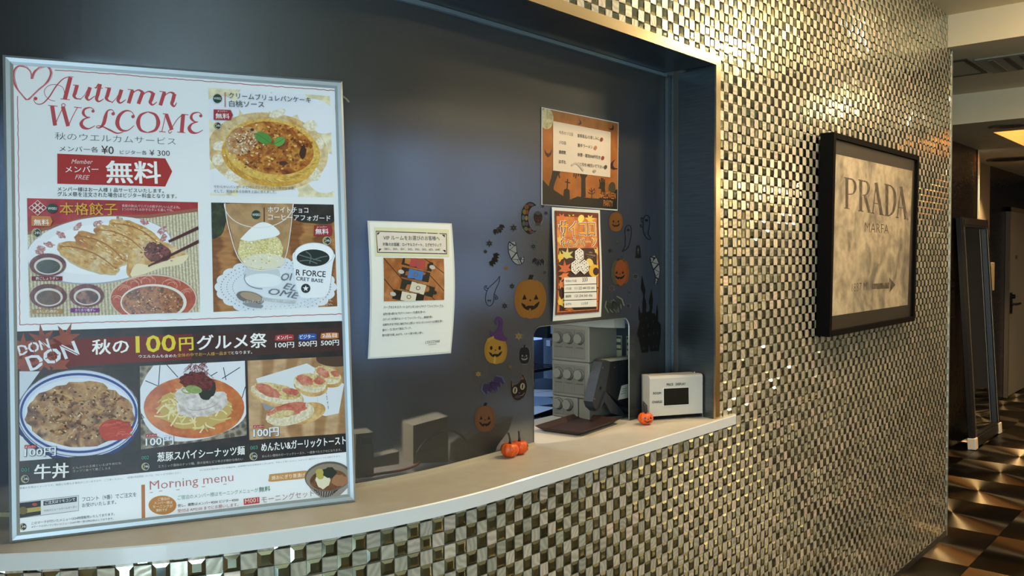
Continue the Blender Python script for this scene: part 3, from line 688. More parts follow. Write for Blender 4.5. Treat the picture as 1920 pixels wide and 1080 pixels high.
for k, (x, y, z, rz, h_, lb) in enumerate(((3.25, 2.85, .741, .2, '#dfe8f4', 'white paper sheet at the near side of the office desk'), (3.5, 2.95, .7415, -.3, '#8fa6c4', 'bluish paper sheet in the middle of the office desk'), (3.72, 3.05, .742, .5, '#e8eef8', 'white paper sheet at the far side of the office desk'))):
    T_ = Matrix.Translation((x, y, z)) @ Matrix.Rotation(rz, 4, 'Z'); b0 = MB(); b0.box(-.12, .12, -.17, .17, 0, .0008, T=T_); tag(b0.build('paper_sheet', M(h_, .6)), lb, 'paper', 'papers on the office desk')
T_ = Matrix.Translation((3.70, 3.2, .743)); oc = thing('office_chair', 'pale blue office chair standing behind the office desk', 'chair', (3.75, 3.6, 0))
b0 = MB(); b0.box(3.5, 4.0, 3.55, 3.62, .80, 1.22, bev=.02); b0.build('backrest', M('#7f98b8', .7), oc)
b0 = MB(); b0.box(3.52, 3.98, 3.55, 3.95, .42, .50, bev=.02); b0.build('seat', M('#7f98b8', .7), oc)
b0 = MB(); b0.tube([(3.75, 3.75, 0.02), (3.75, 3.75, .42)], .03); b0.box(3.5, 4.0, 3.72, 3.78, 0, .04); b0.box(3.72, 3.78, 3.5, 4.0, 0, .04); b0.tube([(3.75, 3.62, .46), (3.75, 3.60, .9)], .02); b0.build('base', DG2, oc)
bs = thing('wire_tray', 'dark wire letter tray stacked on the office desk', 'tray', (3.8, 3.1, .743))
b0 = MB()
for k in range(7): b0.box(3.62+.06*k, 3.626+.06*k, 3.1, 3.35, .86, .866)
for y in (3.1, 3.35): b0.box(3.6, 4.0, y, y+.008, .855, .87)
for x in (3.6, 3.99):
    for y in (3.1, 3.35): b0.box(x, x+.008, y, y+.008, .743, .86)
b0.build('rack', M('#10141a', .5), bs)

# ------------------------------------------------------------------ hallway beyond the end of the mosaic wall
BRK = bpy.data.materials.new('dark_glass_bricks'); BRK.use_nodes = True; nt = BRK.node_tree; N = nt.nodes.new; L = nt.links.new; b = nt.nodes['Principled BSDF']
tc = N('ShaderNodeTexCoord'); mp = N('ShaderNodeMapping'); mp.inputs['Rotation'].default_value = (R(90), 0, 0); L(tc.outputs['Object'], mp.inputs[0])
br = N('ShaderNodeTexBrick'); br.inputs['Scale'].default_value = 1; br.inputs['Brick Width'].default_value = .10; br.inputs['Row Height'].default_value = .022; br.inputs['Mortar Size'].default_value = .003; br.inputs['Bias'].default_value = 0
br.inputs['Color1'].default_value = hx('#3a3029'); br.inputs['Color2'].default_value = hx('#100f0e'); br.inputs['Mortar'].default_value = hx('#0a0908'); L(mp.outputs[0], br.inputs['Vector'])
L(br.outputs['Color'], b.inputs['Base Color']); b.inputs['Metallic'].default_value = .5
nz = N('ShaderNodeTexNoise'); nz.inputs['Scale'].default_value = 28; L(mp.outputs[0], nz.inputs['Vector']); bp = N('ShaderNodeBump'); bp.inputs['Strength'].default_value = 1; bp.inputs['Distance'].default_value = .02
L(br.outputs['Color'], bp.inputs['Height']); bp2 = N('ShaderNodeBump'); bp2.inputs['Strength'].default_value = .35; bp2.inputs['Distance'].default_value = .01; L(nz.outputs['Fac'], bp2.inputs['Height']); L(bp.outputs[0], bp2.inputs['Normal']); L(bp2.outputs[0], b.inputs['Normal']); b.inputs['Roughness'].default_value = .22
c = MB(); c.box(5.0, 7.98, 1.835, 2.0, 0, ZL); c.box(5.0, XS, 1.835, 2.0, ZL, ZS); struct(c.build('wall_hall', BRK))
c = MB(); c.box(9.50, 11.6, 2.07, 2.2, 0, ZL); struct(c.build('wall_hall_end', BRK))
c = MB(); c.box(7.985, 9.495, 2.07, 2.2, 0, ZL); struct(c.build('wall_alcove', M('#74624a', .6)))
c = MB(); c.box(5.0, 5.02, 1.44, 1.83, 0, ZS); struct(c.build('wall_return', DARKM))
c = MB(); c.tube([(7.972, 1.828, 0), (7.972, 1.828, ZL)], .012, 8); struct(c.build('trim_3', M('#b9a888', .2, 1)))
dr = MB(); D0 = on_y(1889.5, 397, 2.06); xk = D0.x
dr.box(xk, xk+.9, 2.035, 2.068, .01, D0.z, 0); dr.box(xk-.05, xk, 2.03, 2.068, 0, D0.z+.05, 1); dr.box(xk-.05, xk+.95, 2.03, 2.068, D0.z, D0.z+.05, 1); dr.box(xk+.9, xk+.95, 2.03, 2.068, 0, D0.z+.05, 1)
dr = dr.build('door_1', [M('#6c655b', .5), M('#4e4435', .5)]); struct(dr)
q = on_y(1895, 570, 2.03); b0 = MB(); b0.box(q.x-.02, q.x+.03, 2.018, 2.034, q.z-.10, q.z+.12); b0.tube([(q.x+.005, 2.02, q.z), (q.x+.005, 1.97, q.z), (q.x+.16, 1.97, q.z)], .012); b0.lathe([(.022, 0), (.022, .03)], (q.x+.005, 2.02, q.z+.08), (0, -1, 0), 14); b0.build('door_handle', M('#1a1815', .35, .8), dr)
q = on_y(1904, 482, 2.034); b0 = MB(); b0.box(q.x, q.x+.09, 2.031, 2.0345, q.z-.02, q.z+.02); b0.build('number_plate', M('#3a342c', .5), dr)
q0, q1 = on_y(1854, 492, 2.06), on_y(1859, 545, 2.06); b0 = MB(); b0.box(q0.x-.06, q1.x+.03, 2.04, 2.069, q1.z, q0.z, bev=.006); tag(b0.build('wall_panel', M('#8c7756', .5)), 'beige switch panel on the hallway wall left of the door', 'switch panel')
# standing mirror leaning on the hall wall
lean = math.atan2(.115, 1.80); mO = Vector((7.27, 1.70, 0.004)); MP = Matrix.Translation(mO) @ Matrix.Rotation(-lean, 4, 'X')
mr = thing('standing_mirror', 'tall dark framed mirror leaning on the hallway wall', 'mirror', tuple(mO+Vector((.42, .05, 0))))
WM, HM = .86, 1.80; fw = .075
b0 = MB()
for (x0_, x1_, z0_, z1_) in ((0, fw, 0, HM), (WM-fw, WM, 0, HM), (fw, WM-fw, 0, fw*1.3), (fw, WM-fw, HM-fw, HM)):
    b0.box(x0_, x1_, -.03, .01, z0_, z1_, T=MP, bev=.004); b0.box(x0_+.018 if x1_-x0_ < .1 else x0_, x1_-.018 if x1_-x0_ < .1 else x1_, -.036, -.028, z0_+(.02 if z1_-z0_ < .2 else 0), z1_-(.02 if z1_-z0_ < .2 else 0), T=MP)
b0.build('frame', M('#17120d', .4, .2), mr)
b0 = MB()
for x in (fw-.012, WM-fw+.002): b0 = MB(); b0.box(x, x+.010, -.0375, -.036, fw, HM-fw, T=MP); b0.build('bright_edge', M('#a89c88', .4, 1), mr)
b0 = MB(); b0.box(fw-.004, WM-fw+.004, -.008, 0, fw, HM-fw+.004, T=MP); b0.build('glass', M('#d8dcd8', .02, 1), mr)
for x in (-.008, WM-.07): b0 = MB(); b0.box(x, x+.078, -.044, .014, -.002, .085, T=MP, bev=.003); b0.build('corner_guard', M('#d8cbb4', .5), mr)

# ceiling fittings
rl = thing('recessed_light', 'square recessed light glowing warm orange in the low ceiling', 'ceiling light', (7.46, .96, ZL))
b0 = MB(); zt = ZL+.195
for (x0_, x1_, y0_, y1_) in ((LX0, LX0+.004, LY0, LY1), (LX1-.004, LX1, LY0, LY1), (LX0, LX1, LY0, LY0+.004), (LX0, LX1, LY1-.004, LY1)): b0.box(x0_, x1_, y0_, y1_, ZL+.001, zt)
b0.build('housing', M('#f0d8b8', .5), rl)
b0 = MB(); b0.box(LX0+.006, LX1-.006, LY0+.006, LY1-.006, zt-.012, zt-.002); b0.build('diffuser', M('#ffae58', .5, emit=4.5), rl)
def downlight(x, y, z, lb, r=.075, en=170):
    t = thing('downlight', lb, 'ceiling light', (x, y, z), 'round downlights in the low ceiling'); b0 = MB(); b0.lathe([(r, 0), (r, -.006), (r*.86, -.008), (r*.84, -.003)], (x, y, z), n=28); b0.build('ring', M('#5a5140', .5), t)
    b0 = MB(); b0.lathe([(r*.8, -.0035), (r*.8, -.0045)], (x, y, z), n=24); b0.build('lens', M('#1c1a16', .3), t)
    l = bpy.data.lights.new('downlight_lamp', 'SPOT'); l.energy = en; l.color = WARM; l.spot_size = R(95); l.spot_blend = .6; l.shadow_soft_size = .03
    o = bpy.data.objects.new('downlight_lamp', l); COL.objects.link(o); o.location = (x, y, z-.02)
q = on_z(1887, 236, ZL); downlight(q.x, q.y, ZL, 'nearer dark round downlight just above the glowing recessed light', .11)
q = on_z(1895, 298, ZL); downlight(q.x, q.y, ZL, 'farther dark round downlight beyond the glowing recessed light', .2)
av = thing('air_vent', 'grey slotted air vent in the beam soffit', 'vent', (5.5, 1.1, ZS))
b0 = MB(); b0.box(5.27, 5.72, .80, 1.235, ZS-.008, ZS-.0005); b0.build('frame', M('#9a917c', .5), av)
for k in range(5): b0 = MB(); b0.box(5.31, 5.68, .84+.078*k, .868+.078*k, ZS-.013, ZS-.0078, 0); b0.build('slot', M('#1f1c16' if k in (1, 2, 3) else '#6b6350', .5), av)
ah = thing('access_hatch', 'square ceiling access panel with dark edge beside the air vent', 'hatch', (5.45, 1.34, ZS))
b0 = MB()
for (x0_, x1_, y0_, y1_) in ((5.22, 5.25, 1.262, 1.80), (5.66, 5.69, 1.262, 1.80), (5.25, 5.66, 1.262, 1.285)): b0.box(x0_, x1_, y0_, y1_, ZS-.006, ZS-.0005)
b0.build('frame', M('#3a3323', .5), ah); b0 = MB(); b0.box(5.25, 5.66, 1.285, 1.80, ZS-.004, ZS-.0005); b0.build('panel', M('#b8ac90', .6), ah)

# framed print on the mosaic wall: top edge stands off a little more than the bottom
PXL, PXR, PZB, PZT = 3.155, 4.185, 1.205, 1.962; tl = math.atan2(.012, PZT-PZB)
PT = Matrix.Translation((PXL, WY-.002, PZB)) @ Matrix.Rotation(tl, 4, 'X')
fr_ = thing('framed_print', 'black framed print of grey clouded paper with large serif lettering and an arrow', 'picture', ((PXL+PXR)/2, WY-.02, PZB))
WF, HF, DF = PXR-PXL, PZT-PZB, .052; bw = .022
b0 = MB()
for (x0_, x1_, z0_, z1_) in ((0, bw, 0, HF), (WF-bw, WF, 0, HF), (bw, WF-bw, 0, bw), (bw, WF-bw, HF-bw, HF)): b0.box(x0_, x1_, -DF, 0, z0_, z1_, T=PT, bev=.001)
b0.build('frame', M('#060505', .6, spec=.06), fr_)
b0 = MB(); b0.box(bw-.001, WF-bw+.001, -DF+.012, -.006, bw-.001, HF-bw+.001, T=PT); b0.build('mount', M('#1c1813', .4, coat=.6), fr_)
PP_ = Plane(PT @ Vector((0, -DF+.0117, 0)), (PT.to_3x3() @ Vector((1, 0, 0))), (PT.to_3x3() @ Vector((0, 0, 1))))
PAPER = noisy('clouded_paper', ['#6f675a', '#a3957c', '#bfae90'], 5.5, .4, dist=1.2, detail=7, coat=.5, lo=.32, hi=.6)
a = Art(PP_, .0002).Z(1500, 220, 2.4545); a.poly([(161, 168), (517, 247), (495, 863), (144, 915)], PAPER); pr = a.build('paper', fr_)
a = Art(PP_, .0006).Z(1500, 220, 2.4545); INK = noisy('worn_ink', ['#3a3128', '#54483a', '#8d7f69'], 30, .5, lo=.4, hi=.75)
def ser(pts, w_): a.stroke(pts, w_, INK, False)
# tall condensed serif capitals, drawn letter by letter (thick stems, hairlines and serifs)
def lin(x): return (x-203)/(497-203)
def base(x): return 417+(470-417)*lin(x)
def cap(x): return 277+(325-277)*lin(x)
def pt(x, t): return (x, base(x)+(cap(x)-base(x))*t)
def stem(x0, t0, x1, t1, w_): ser([pt(x0, t0), pt(x1, t1)], w_)
def serif(x, t, w_=20): ser([pt(x-w_/2, t), pt(x+w_/2, t)], 4)
stem(215, 0, 215, 1, 13); serif(215, 0, 24); serif(213, 1, 22)
a.stroke([pt(218, .98), pt(240, .98), pt(252, .86), pt(253, .68), pt(243, .52), pt(220, .47)], [4, 6, 12, 12, 6, 3], INK)
stem(279, 0, 279, 1, 13); serif(279, 0, 24); serif(277, 1, 22)
a.stroke([pt(282, .98), pt(303, .98), pt(314, .87), pt(314, .70), pt(303, .56), pt(284, .52)], [4, 6, 11, 11, 6, 3], INK); stem(297, .54, 318, .02, 12); serif(318, 0, 14)
for xa, xb, xc in ((334, 350, 374), (447, 464, 488)):
    stem(xa, 0, xb, .98, 4); stem(xb-1, 1, xc, 0, 14); stem(xa+5, .33, xc-8, .33, 4); serif(xa, 0, 14); serif(xc, 0, 20)
stem(399, 0, 399, 1, 13); serif(399, 0, 20); serif(397, 1, 20)
a.stroke([pt(402, .98), pt(420, .96), pt(434, .78), pt(436, .45), pt(428, .18), pt(412, .03), pt(400, .02)], [4, 6, 12, 13, 11, 6, 3], INK)
a.build('lettering', fr_); a = Art(PP_, .0006).Z(1500, 220, 2.4545); a.text('MARFA', 297, 527, 407, 536, 44, INK, -.012); a.build('place_name', fr_); a = Art(PP_, .0006).Z(1500, 220, 2.4545); a.text('1837 MI', 238, 803, 312, 795, 38, INK, -.012)
a.poly([(331, 766), (410, 760), (411, 738), (438, 770), (411, 806), (411, 787), (331, 791)], INK); a.build('arrow_line', fr_)

# ------------------------------------------------------------------ large menu board leaning on the counter
PB0, PB1 = on_z(18, 1018, 1.0056), on_z(667, 940, 1.0056); pu = (PB1-PB0).normalized(); pin = Vector((-pu.y, pu.x, 0)); tl = R(5.0)
PW, PH = (PB1-PB0).length, .877; PP = Plane(PB0, pu, pin*math.sin(tl)+Vector((0, 0, math.cos(tl))))
pb = thing('menu_board', 'large silver framed food menu board leaning on the left of the counter', 'menu board', tuple((PB0+PB1)/2))
FWD = .0165
b0 = MB()
def pbar(pts, h0, h1):                             # frame bar: outer pair and inner pair of corners, rounded face
    o0, o1, i1, i0 = pts; mid0 = ((o0[0]+i0[0])/2, (o0[1]+i0[1])/2); mid1 = ((o1[0]+i1[0])/2, (o1[1]+i1[1])/2)
    q = [PP.pt(*o0, h0), PP.pt(*o0, h1*.35), PP.pt(o0[0]*.72+i0[0]*.28, o0[1]*.72+i0[1]*.28, h1), PP.pt(o0[0]*.3+i0[0]*.7, o0[1]*.3+i0[1]*.7, h1*.8), PP.pt(*i0, .001), PP.pt(*i0, h0)]
    r_ = [PP.pt(*o1, h0), PP.pt(*o1, h1*.35), PP.pt(o1[0]*.72+i1[0]*.28, o1[1]*.72+i1[1]*.28, h1), PP.pt(o1[0]*.3+i1[0]*.7, o1[1]*.3+i1[1]*.7, h1*.8), PP.pt(*i1, .001), PP.pt(*i1, h0)]
    n = len(q); b0.add(q+r_, [list(range(n)), list(range(n, 2*n))[::-1]]+[[i, n+i, n+(i+1) % n, (i+1) % n] for i in range(n)])
oc = [(0, 0), (PW, 0), (PW, PH), (0, PH)]; ic = [(FWD, FWD), (PW-FWD, FWD), (PW-FWD, PH-FWD), (FWD, PH-FWD)]
for k in range(4): pbar((oc[k], oc[(k+1) % 4], ic[(k+1) % 4], ic[k]), -.010, .0045)
b0.build('frame', M('#a0a9ae', .4, .6), pb)
b0 = MB(); b0.prism([PP.pt(a, b, -.009) for a, b in ((.004, .004), (PW-.004, .004), (PW-.004, PH-.004), (.004, PH-.004))], PP.N*.006); b0.build('backing', M('#77787a', .6), pb)
b0 = MB(); b0.tube([PP.pt(PW-.001, PH-.03, 0), PP.pt(PW+.006, PH-.036, 0), PP.pt(PW+.013, PH-.044, 0)], .0022, 6); b0.build('hook', M('#c8ccce', .2, 1), pb)
WHT = M('#e6e8eb', .45, coat=.12)
sheet = Art(PP, .0002).Z(0, 0, 1); sheet.polyab([(FWD-.006, FWD-.006), (PW-FWD+.006, FWD-.006), (PW-FWD+.006, PH-FWD+.006), (FWD-.006, PH-FWD+.006)], WHT); sheet = sheet.build('sheet', pb)
def sec(name, base=.0004): a = Art(PP, base); a._n = name; return a
RED = I('#b8434a'); DRED = I('#a8221f'); INKD = I('#2c2a2a'); WT = I('#f4f2f0'); DGR = I('#173c33'); YEL = I('#e3cf2a'); TAN = I('#c08a3c')
# headline
a = sec('headline')
a.Z(0, 0, 1)
for pts in ([(103, 131), (250, 142), (400, 153.5), (628, 170)], [(628, 170), (632, 260), (637, 380), (642.6, 588.5)], [(642.6, 588.5), (370, 598.5), (37, 609)], [(37, 609), (35.5, 380), (33, 180)]):
    q = [Vector((*p_, 0)) for p_ in pts]; out = []
    for i in range(len(q)-1):
        n = max(2, int((q[i+1]-q[i]).length/7)); d = (q[i+1]-q[i]).normalized()
        for k in range(n): out.append(q[i].lerp(q[i+1], k/n)+Vector((-d.y, d.x, 0))*random.uniform(-.7, .7))
    a.stroke(out+[q[-1]], 1.5, I('#a8565c'), False)
a.Z(0, 80, 3.6); HP = I('#c9797c'); HR = I('#b5474a')
for jx, jy, m_, w_ in ((0, 0, HR, 5), (5, -4, HP, 4), (-6, 3, HP, 6), (9, 5, HP, 3), (-3, -6, HR, 3)):
    a.stroke([(215+jx, 240+jy), (205, 195+jy), (165+jx, 160-jy), (115+jx, 165), (92+jx, 215+jy), (105+jx, 290), (150, 355+jy), (182+jx, 388)], w_, m_)
    a.stroke([(215+jx, 245), (235+jx, 195), (280+jx, 165+jy), (325+jx, 165), (345+jx, 205+jy), (320+jx, 265), (260, 320+jy), (190+jx, 386)], w_, m_)
def C(pts, w_): a.stroke(pts, w_, RED)
def T_(x0, y0, x1, y1, w_): a.stroke([(x0, y0), (x1, y1)], w_, RED, False)
a.ell(240, 378, 13, 12, RED); C([(226, 385), (245, 412), (285, 412), (330, 370), (375, 300), (420, 250), (460, 232), (497, 232)], [4, 5, 7, 9, 9, 7, 5, 4])
C([(437, 350), (425, 305), (385, 285), (335, 288), (302, 318), (305, 355), (335, 385), (372, 395)], 4); T_(476, 234, 438, 382, 28); T_(408, 380, 472, 386, 5)
def ustem(x0, y0, x1, y1, xe, ye): C([(x0, y0), (x0+(x1-x0)*.6, y0+(y1-y0)*.6), (x1+2, y1-12), (x1+18, y1+6), (xe, ye)], [25, 25, 22, 10, 4])
ustem(520, 290, 498, 372, 545, 380); T_(492, 286, 532, 289, 5); C([(540, 386), (572, 352), (598, 305)], [5, 4, 4]); ustem(608, 302, 582, 382, 640, 360)
T_(665, 278, 645, 310, 8); ustem(676, 280, 650, 392, 700, 380); T_(636, 304, 694, 308, 5)
ustem(738, 308, 716, 388, 760, 402); T_(710, 304, 750, 307, 5); C([(755, 408), (788, 370), (815, 322)], [5, 4, 4]); ustem(820, 318, 795, 402, 850, 385)
T_(895, 322, 868, 410, 25); T_(862, 316, 902, 320, 5); C([(878, 375), (905, 335), (935, 320), (962, 335)], [4, 5, 9, 20]); T_(965, 330, 934, 414, 25)
C([(945, 385), (975, 345), (1005, 330), (1032, 342)], [4, 5, 9, 20]); ustem(1036, 338, 1012, 415, 1060, 400)
T_(1110, 335, 1082, 424, 25); T_(1076, 329, 1118, 334, 5); C([(1092, 390), (1122, 350), (1152, 336), (1176, 348)], [4, 5, 9, 20]); ustem(1178, 346, 1158, 425, 1192, 405)
# second headline word
T_(325, 424, 388, 430, 5); T_(352, 428, 372, 560, 27); C([(370, 562), (398, 495), (420, 450), (440, 425), (430, 412), (416, 420), (424, 440)], 5); T_(424, 432, 460, 564, 26); C([(460, 566), (490, 500), (522, 440)], 5); T_(500, 436, 552, 441, 5)
def eps(x, y, k=1.0):
    a.ell(x+38*k, y-52*k, 11, 10, RED); C([(x+44*k, y-62*k), (x+20*k, y-76*k), (x-18*k, y-66*k), (x-28*k, y-38*k), (x-8*k, y-14*k), (x+20*k, y-10*k)], [4, 6, 13, 20, 10, 4])
    C([(x+18*k, y-10*k), (x-22*k, y+2*k), (x-42*k, y+32*k), (x-26*k, y+58*k), (x+10*k, y+66*k), (x+52*k, y+46*k)], [4, 10, 24, 22, 8, 4])
eps(590, 515); eps(1318, 546, .98)
a.ell(764, 481, 12, 11, RED); C([(772, 474), (755, 454), (726, 462), (712, 500), (700, 545), (676, 574), (652, 574), (658, 562), (690, 566), (740, 590), (790, 612), (832, 604)], [4, 5, 10, 24, 24, 10, 4, 4, 7, 12, 9, 4])
a.ell(898, 500, 12, 11, RED); C([(906, 492), (885, 466), (845, 462), (805, 495), (792, 548), (815, 588), (860, 594), (906, 560)], [4, 5, 12, 24, 28, 18, 7, 4])
C([(998, 468), (950, 490), (932, 540), (950, 590), (995, 608)], [5, 18, 28, 18, 5]); C([(998, 468), (1048, 488), (1068, 540), (1048, 590), (995, 608)], [5, 18, 28, 18, 5])
T_(1098, 480, 1130, 483, 5); C([(1118, 482), (1105, 545), (1092, 602)], 5); T_(1074, 600, 1118, 604, 5); T_(1122, 484, 1160, 590, 24); C([(1160, 600), (1145, 612), (1138, 596), (1160, 575), (1195, 520), (1232, 486)], 5); T_(1236, 486, 1226, 606, 26); T_(1196, 604, 1250, 609, 5); T_(1226, 484, 1272, 488, 5)
a.text('秋のウエルカムサービス', 372, 655, 1186, 692, 50, I('#4a4a48'), -.012); a.text('メンバー各', 402, 735, 665, 742, 38, INKD); a.text('¥0', 684, 750, 768, 754, 54, I('#4a2a2a'), .006); a.text('ビジター各', 810, 754, 992, 758, 28, INKD); a.text('¥ 300', 1010, 763, 1147, 766, 38, I('#4a2a2a'))
a.poly([(387, 750), (1115, 782), (1162, 870), (1115, 972), (387, 953)], DRED); a.text('Member', 482, 818, 628, 820, 30, I('#e8c8c4'), .004, .35); a.text('メンバー', 442, 876, 666, 876, 42, WT, .004); a.text('FREE', 506, 922, 606, 926, 30, I('#e8c8c4'), .0, .35); a.text('無料', 722, 948, 1085, 952, 150, WT, .02)
a.text('メンバー様はお一人様 1 品サービスいたします。', 389, 1003, 1105, 1016, 30, INKD, .004); a.text('グルメ祭を注文された場合はビジター料金となります。', 388, 1038, 1192, 1053, 32, INKD, .004)
a.build('headline', sheet)
def tagbox(a, x0, y0, x1, y1, col=DRED):
    a.poly([(x0, y0), (x1-(x1-x0)*.12, y0+(y1-y0)*.06), (x1, (y0+y1)/2+3), (x1-(x1-x0)*.12, y1+(y1-y0)*.03), (x0, y1)], col)
def clock24(a, x, y, r):
    a.ell(x, y, r, r, I('#d8d8c8')); a.ell(x, y, r*.9, r*.9, I('#1f2a2a')); a.ring(x, y, r*.72, r*.72, r*.16, I('#c8c06a'), 0, 16, 90, 270); a.text('24h', x-r*.4, y+r*.25, x+r*.75, y+r*.25, r*.6, WT)
# pancake picture
a = sec('dessert_photo'); a.Z(360, 140, 4.5); Q = [(138, 110), (1162, 180), (1195, 1035), (155, 1020)]
a.poly(Q, noisy('pancake_bg', ['#d9c98a', '#efe6c4', '#e9dcae'], 12, .42, coat=.25)); a.setclip(Q)
for cx, cy, rx, ry, ro in ((530, 220, 150, 150, 20), (800, 230, 170, 130, -10), (1060, 350, 190, 130, 30), (250, 300, 150, 120, 10), (1120, 830, 160, 170, 0), (230, 900, 170, 110, 0), (640, 1000, 260, 120, 0)): a.ell(cx, cy, rx, ry, I('#e4e6ee'), ro)
a.ell(640, 650, 510, 330, noisy('caramel_sauce', ['#d8b27a', '#e6cfa0', '#d09a52'], 22, .4, coat=.3), 6)
PC_ = noisy('peach_cube', ['#efe4c8', '#f4eedd'], 40, .35, coat=.3)
for cx, cy, rx, ry in ((350, 845, 70, 55), (1030, 845, 55, 60), (220, 720, 55, 45), (1000, 430, 60, 45), (1080, 580, 40, 50), (235, 600, 60, 40), (720, 330, 70, 35)): a.ell(cx, cy, rx, ry, PC_, random.uniform(-20, 20), 12, .25)
a.ell(650, 690, 405, 250, noisy('pancake_rim', ['#c98a2e', '#e0b048', '#d49c3c'], 30, .45, coat=.3), 10); a.ell(680, 640, 405, 262, noisy('pancake_side', ['#dfae48', '#e8c468'], 40, .45, coat=.3), 10); a.ell(680, 620, 350, 220, noisy('burnt_sugar', ['#6b300e', '#a85a1c', '#c9822e', '#dba450'], 34, .35, dist=1.5, coat=.5), 10)
a.ell(420, 560, 150, 110, noisy('sugar_glaze', ['#a8663a', '#c99a6a', '#e0c49a'], 60, .3, coat=.5), -30, 30, .15); 
for k in range(260):
    t = random.uniform(0, 6.28); q = math.sqrt(random.random()); x, y = 680+345*q*math.cos(t), 622+215*q*math.sin(t); s_ = random.uniform(3, 11); a.ell(x, y, s_*1.6, s_, random.choice((I('#6a3410'), I('#8a4c1c'), I('#c98a3c'), I('#e0b060'), I('#a8601f'))), random.uniform(-40, 40), 7, .5)
for k in range(160): x, y = random.gauss(440, 70), random.gauss(580, 70); s_ = random.uniform(2, 7); a.ell(x, y, s_*1.4, s_, random.choice((I('#e8d6b8'), I('#f0e4cc'), I('#c08a58'))), 0, 6, .4)
for k in range(40): t = R(random.uniform(10, 170)); a.stroke([(665+400*math.cos(t)*.97, 660+250*math.sin(t)), (665+385*math.cos(t+.12), 645+245*math.sin(t+.12))], 5, random.choice((I('#c08a30'), I('#f0cc70'))), False)
a.ell(930, 660, 26, 55, I('#3c1c0c'), 10, 14, .4); a.ell(765, 750, 40, 18, I('#4a220e'), 5, 14, .4); a.ell(505, 470, 16, 12, I('#4a220e'))
LG = I('#4f8a3c'); a.ell(600, 540, 75, 45, LG, 25); a.ell(735, 570, 50, 36, I('#5c9a48'), -35); a.stroke([(545, 505), (600, 540), (680, 590), (770, 545)], 4, I('#356a2c')); a.setclip(None)
a.ell(212, 208, 37, 37, DGR); a.text('W002', 182, 216, 243, 218, 20, WT); a.stroke([(275, 155), (276, 280)], 7, I('#b06a5a'), False); a.text('クリームブリュレパンケーキ', 308, 205, 998, 245, 50, I('#3a4048'), .004); a.text('白桃ソース', 312, 278, 605, 285, 55, I('#3a4048'), .004)
tagbox(a, 180, 300, 342, 388, I('#a02838')); a.text('メンバー', 212, 322, 296, 326, 18, WT); a.text('無料', 198, 378, 315, 380, 46, WT, .01); clock24(a, 212, 438, 32)
a.text('やわらかいパンケーキとパリパリのブリュレが絶妙な食感。', 182, 962, 862, 976, 26, I('#4a4a4a')); a.text('そして、風味のある白桃を上品に添えました。', 182, 1000, 708, 1008, 26, I('#4a4a4a')); a.build('dessert_photo', sheet)
# dumpling picture
a = sec('dumpling_photo'); a.Z(20, 360, 4.153); Q = [(127, 48), (1458, 80), (1475, 935), (145, 978)]
a.poly(Q, noisy('bamboo_mat', ['#b9ab8a', '#d9cdb0', '#e2d8c0'], 60, .5, 'wave', 1, 1, coat=.2)); a.setclip(Q)
a.poly([(127, 48), (1458, 80), (1458, 130), (1080, 185), (700, 180), (420, 240), (127, 310)], noisy('red_band', ['#a81f2c', '#bb3038'], 10, .42, coat=.25)); a.stroke([(127, 322), (420, 250), (620, 195), (1080, 190), (1458, 140)], 26, I('#9a5c46'), False)
a.ell(690, 455, 575, 262, I('#a8aab4'), -6, 60); a.ell(690, 450, 565, 255, I('#e9ebf2'), -6, 60); a.ell(700, 440, 480, 195, I('#f2f3f8'), -6, 60)
for cx, cy in ((225, 470), (300, 410), (395, 335), (520, 270), (680, 245), (850, 215), (1040, 235), (1180, 300), (1190, 360), (240, 440)): a.ell(cx, cy, 42, 22, noisy('plate_flower', ['#e6dfe2', '#b8615a', '#e9ebf2'], 160, .4, coat=.3), random.uniform(-60, 60), 14, .5)
GY = [noisy('dumpling_%d' % k, c_, 26, .4, dist=1, coat=.3) for k, c_ in enumerate((['#c98a3c', '#e0b672', '#ecd6a4'], ['#b8752c', '#d9a85e', '#ecd9b0']))]
for cx, cy, rx, ry, ro in ((960, 320, 215, 80, 22), (850, 375, 215, 85, 24), (700, 440, 225, 90, 28), (600, 510, 255, 88, 22)):
    a.ell(cx+8, cy+14, rx, ry, I('#c8b48c'), ro, 30, .1); a.ell(cx, cy, rx, ry, GY[1], ro, 30, .1); a.ell(cx+10, cy-24, rx*.8, ry*.45, GY[0], ro, 24, .15)
a.sub([(905, 560), (915, 490), (975, 435), (1100, 385), (1230, 400), (1310, 450), (1385, 480), (1340, 540), (1200, 580), (1060, 620), (960, 670), (905, 640)], GY[1]); a.sub([(930, 640), (980, 560), (1100, 570), (1250, 520), (1380, 490), (1330, 560), (1180, 590), (1040, 640), (960, 672)], I('#ead9b4')); a.ell(1140, 470, 105, 82, noisy('meat_filling', ['#4a2420', '#7a4038', '#a8645a'], 70, .4, coat=.3), 15, 24, .2)

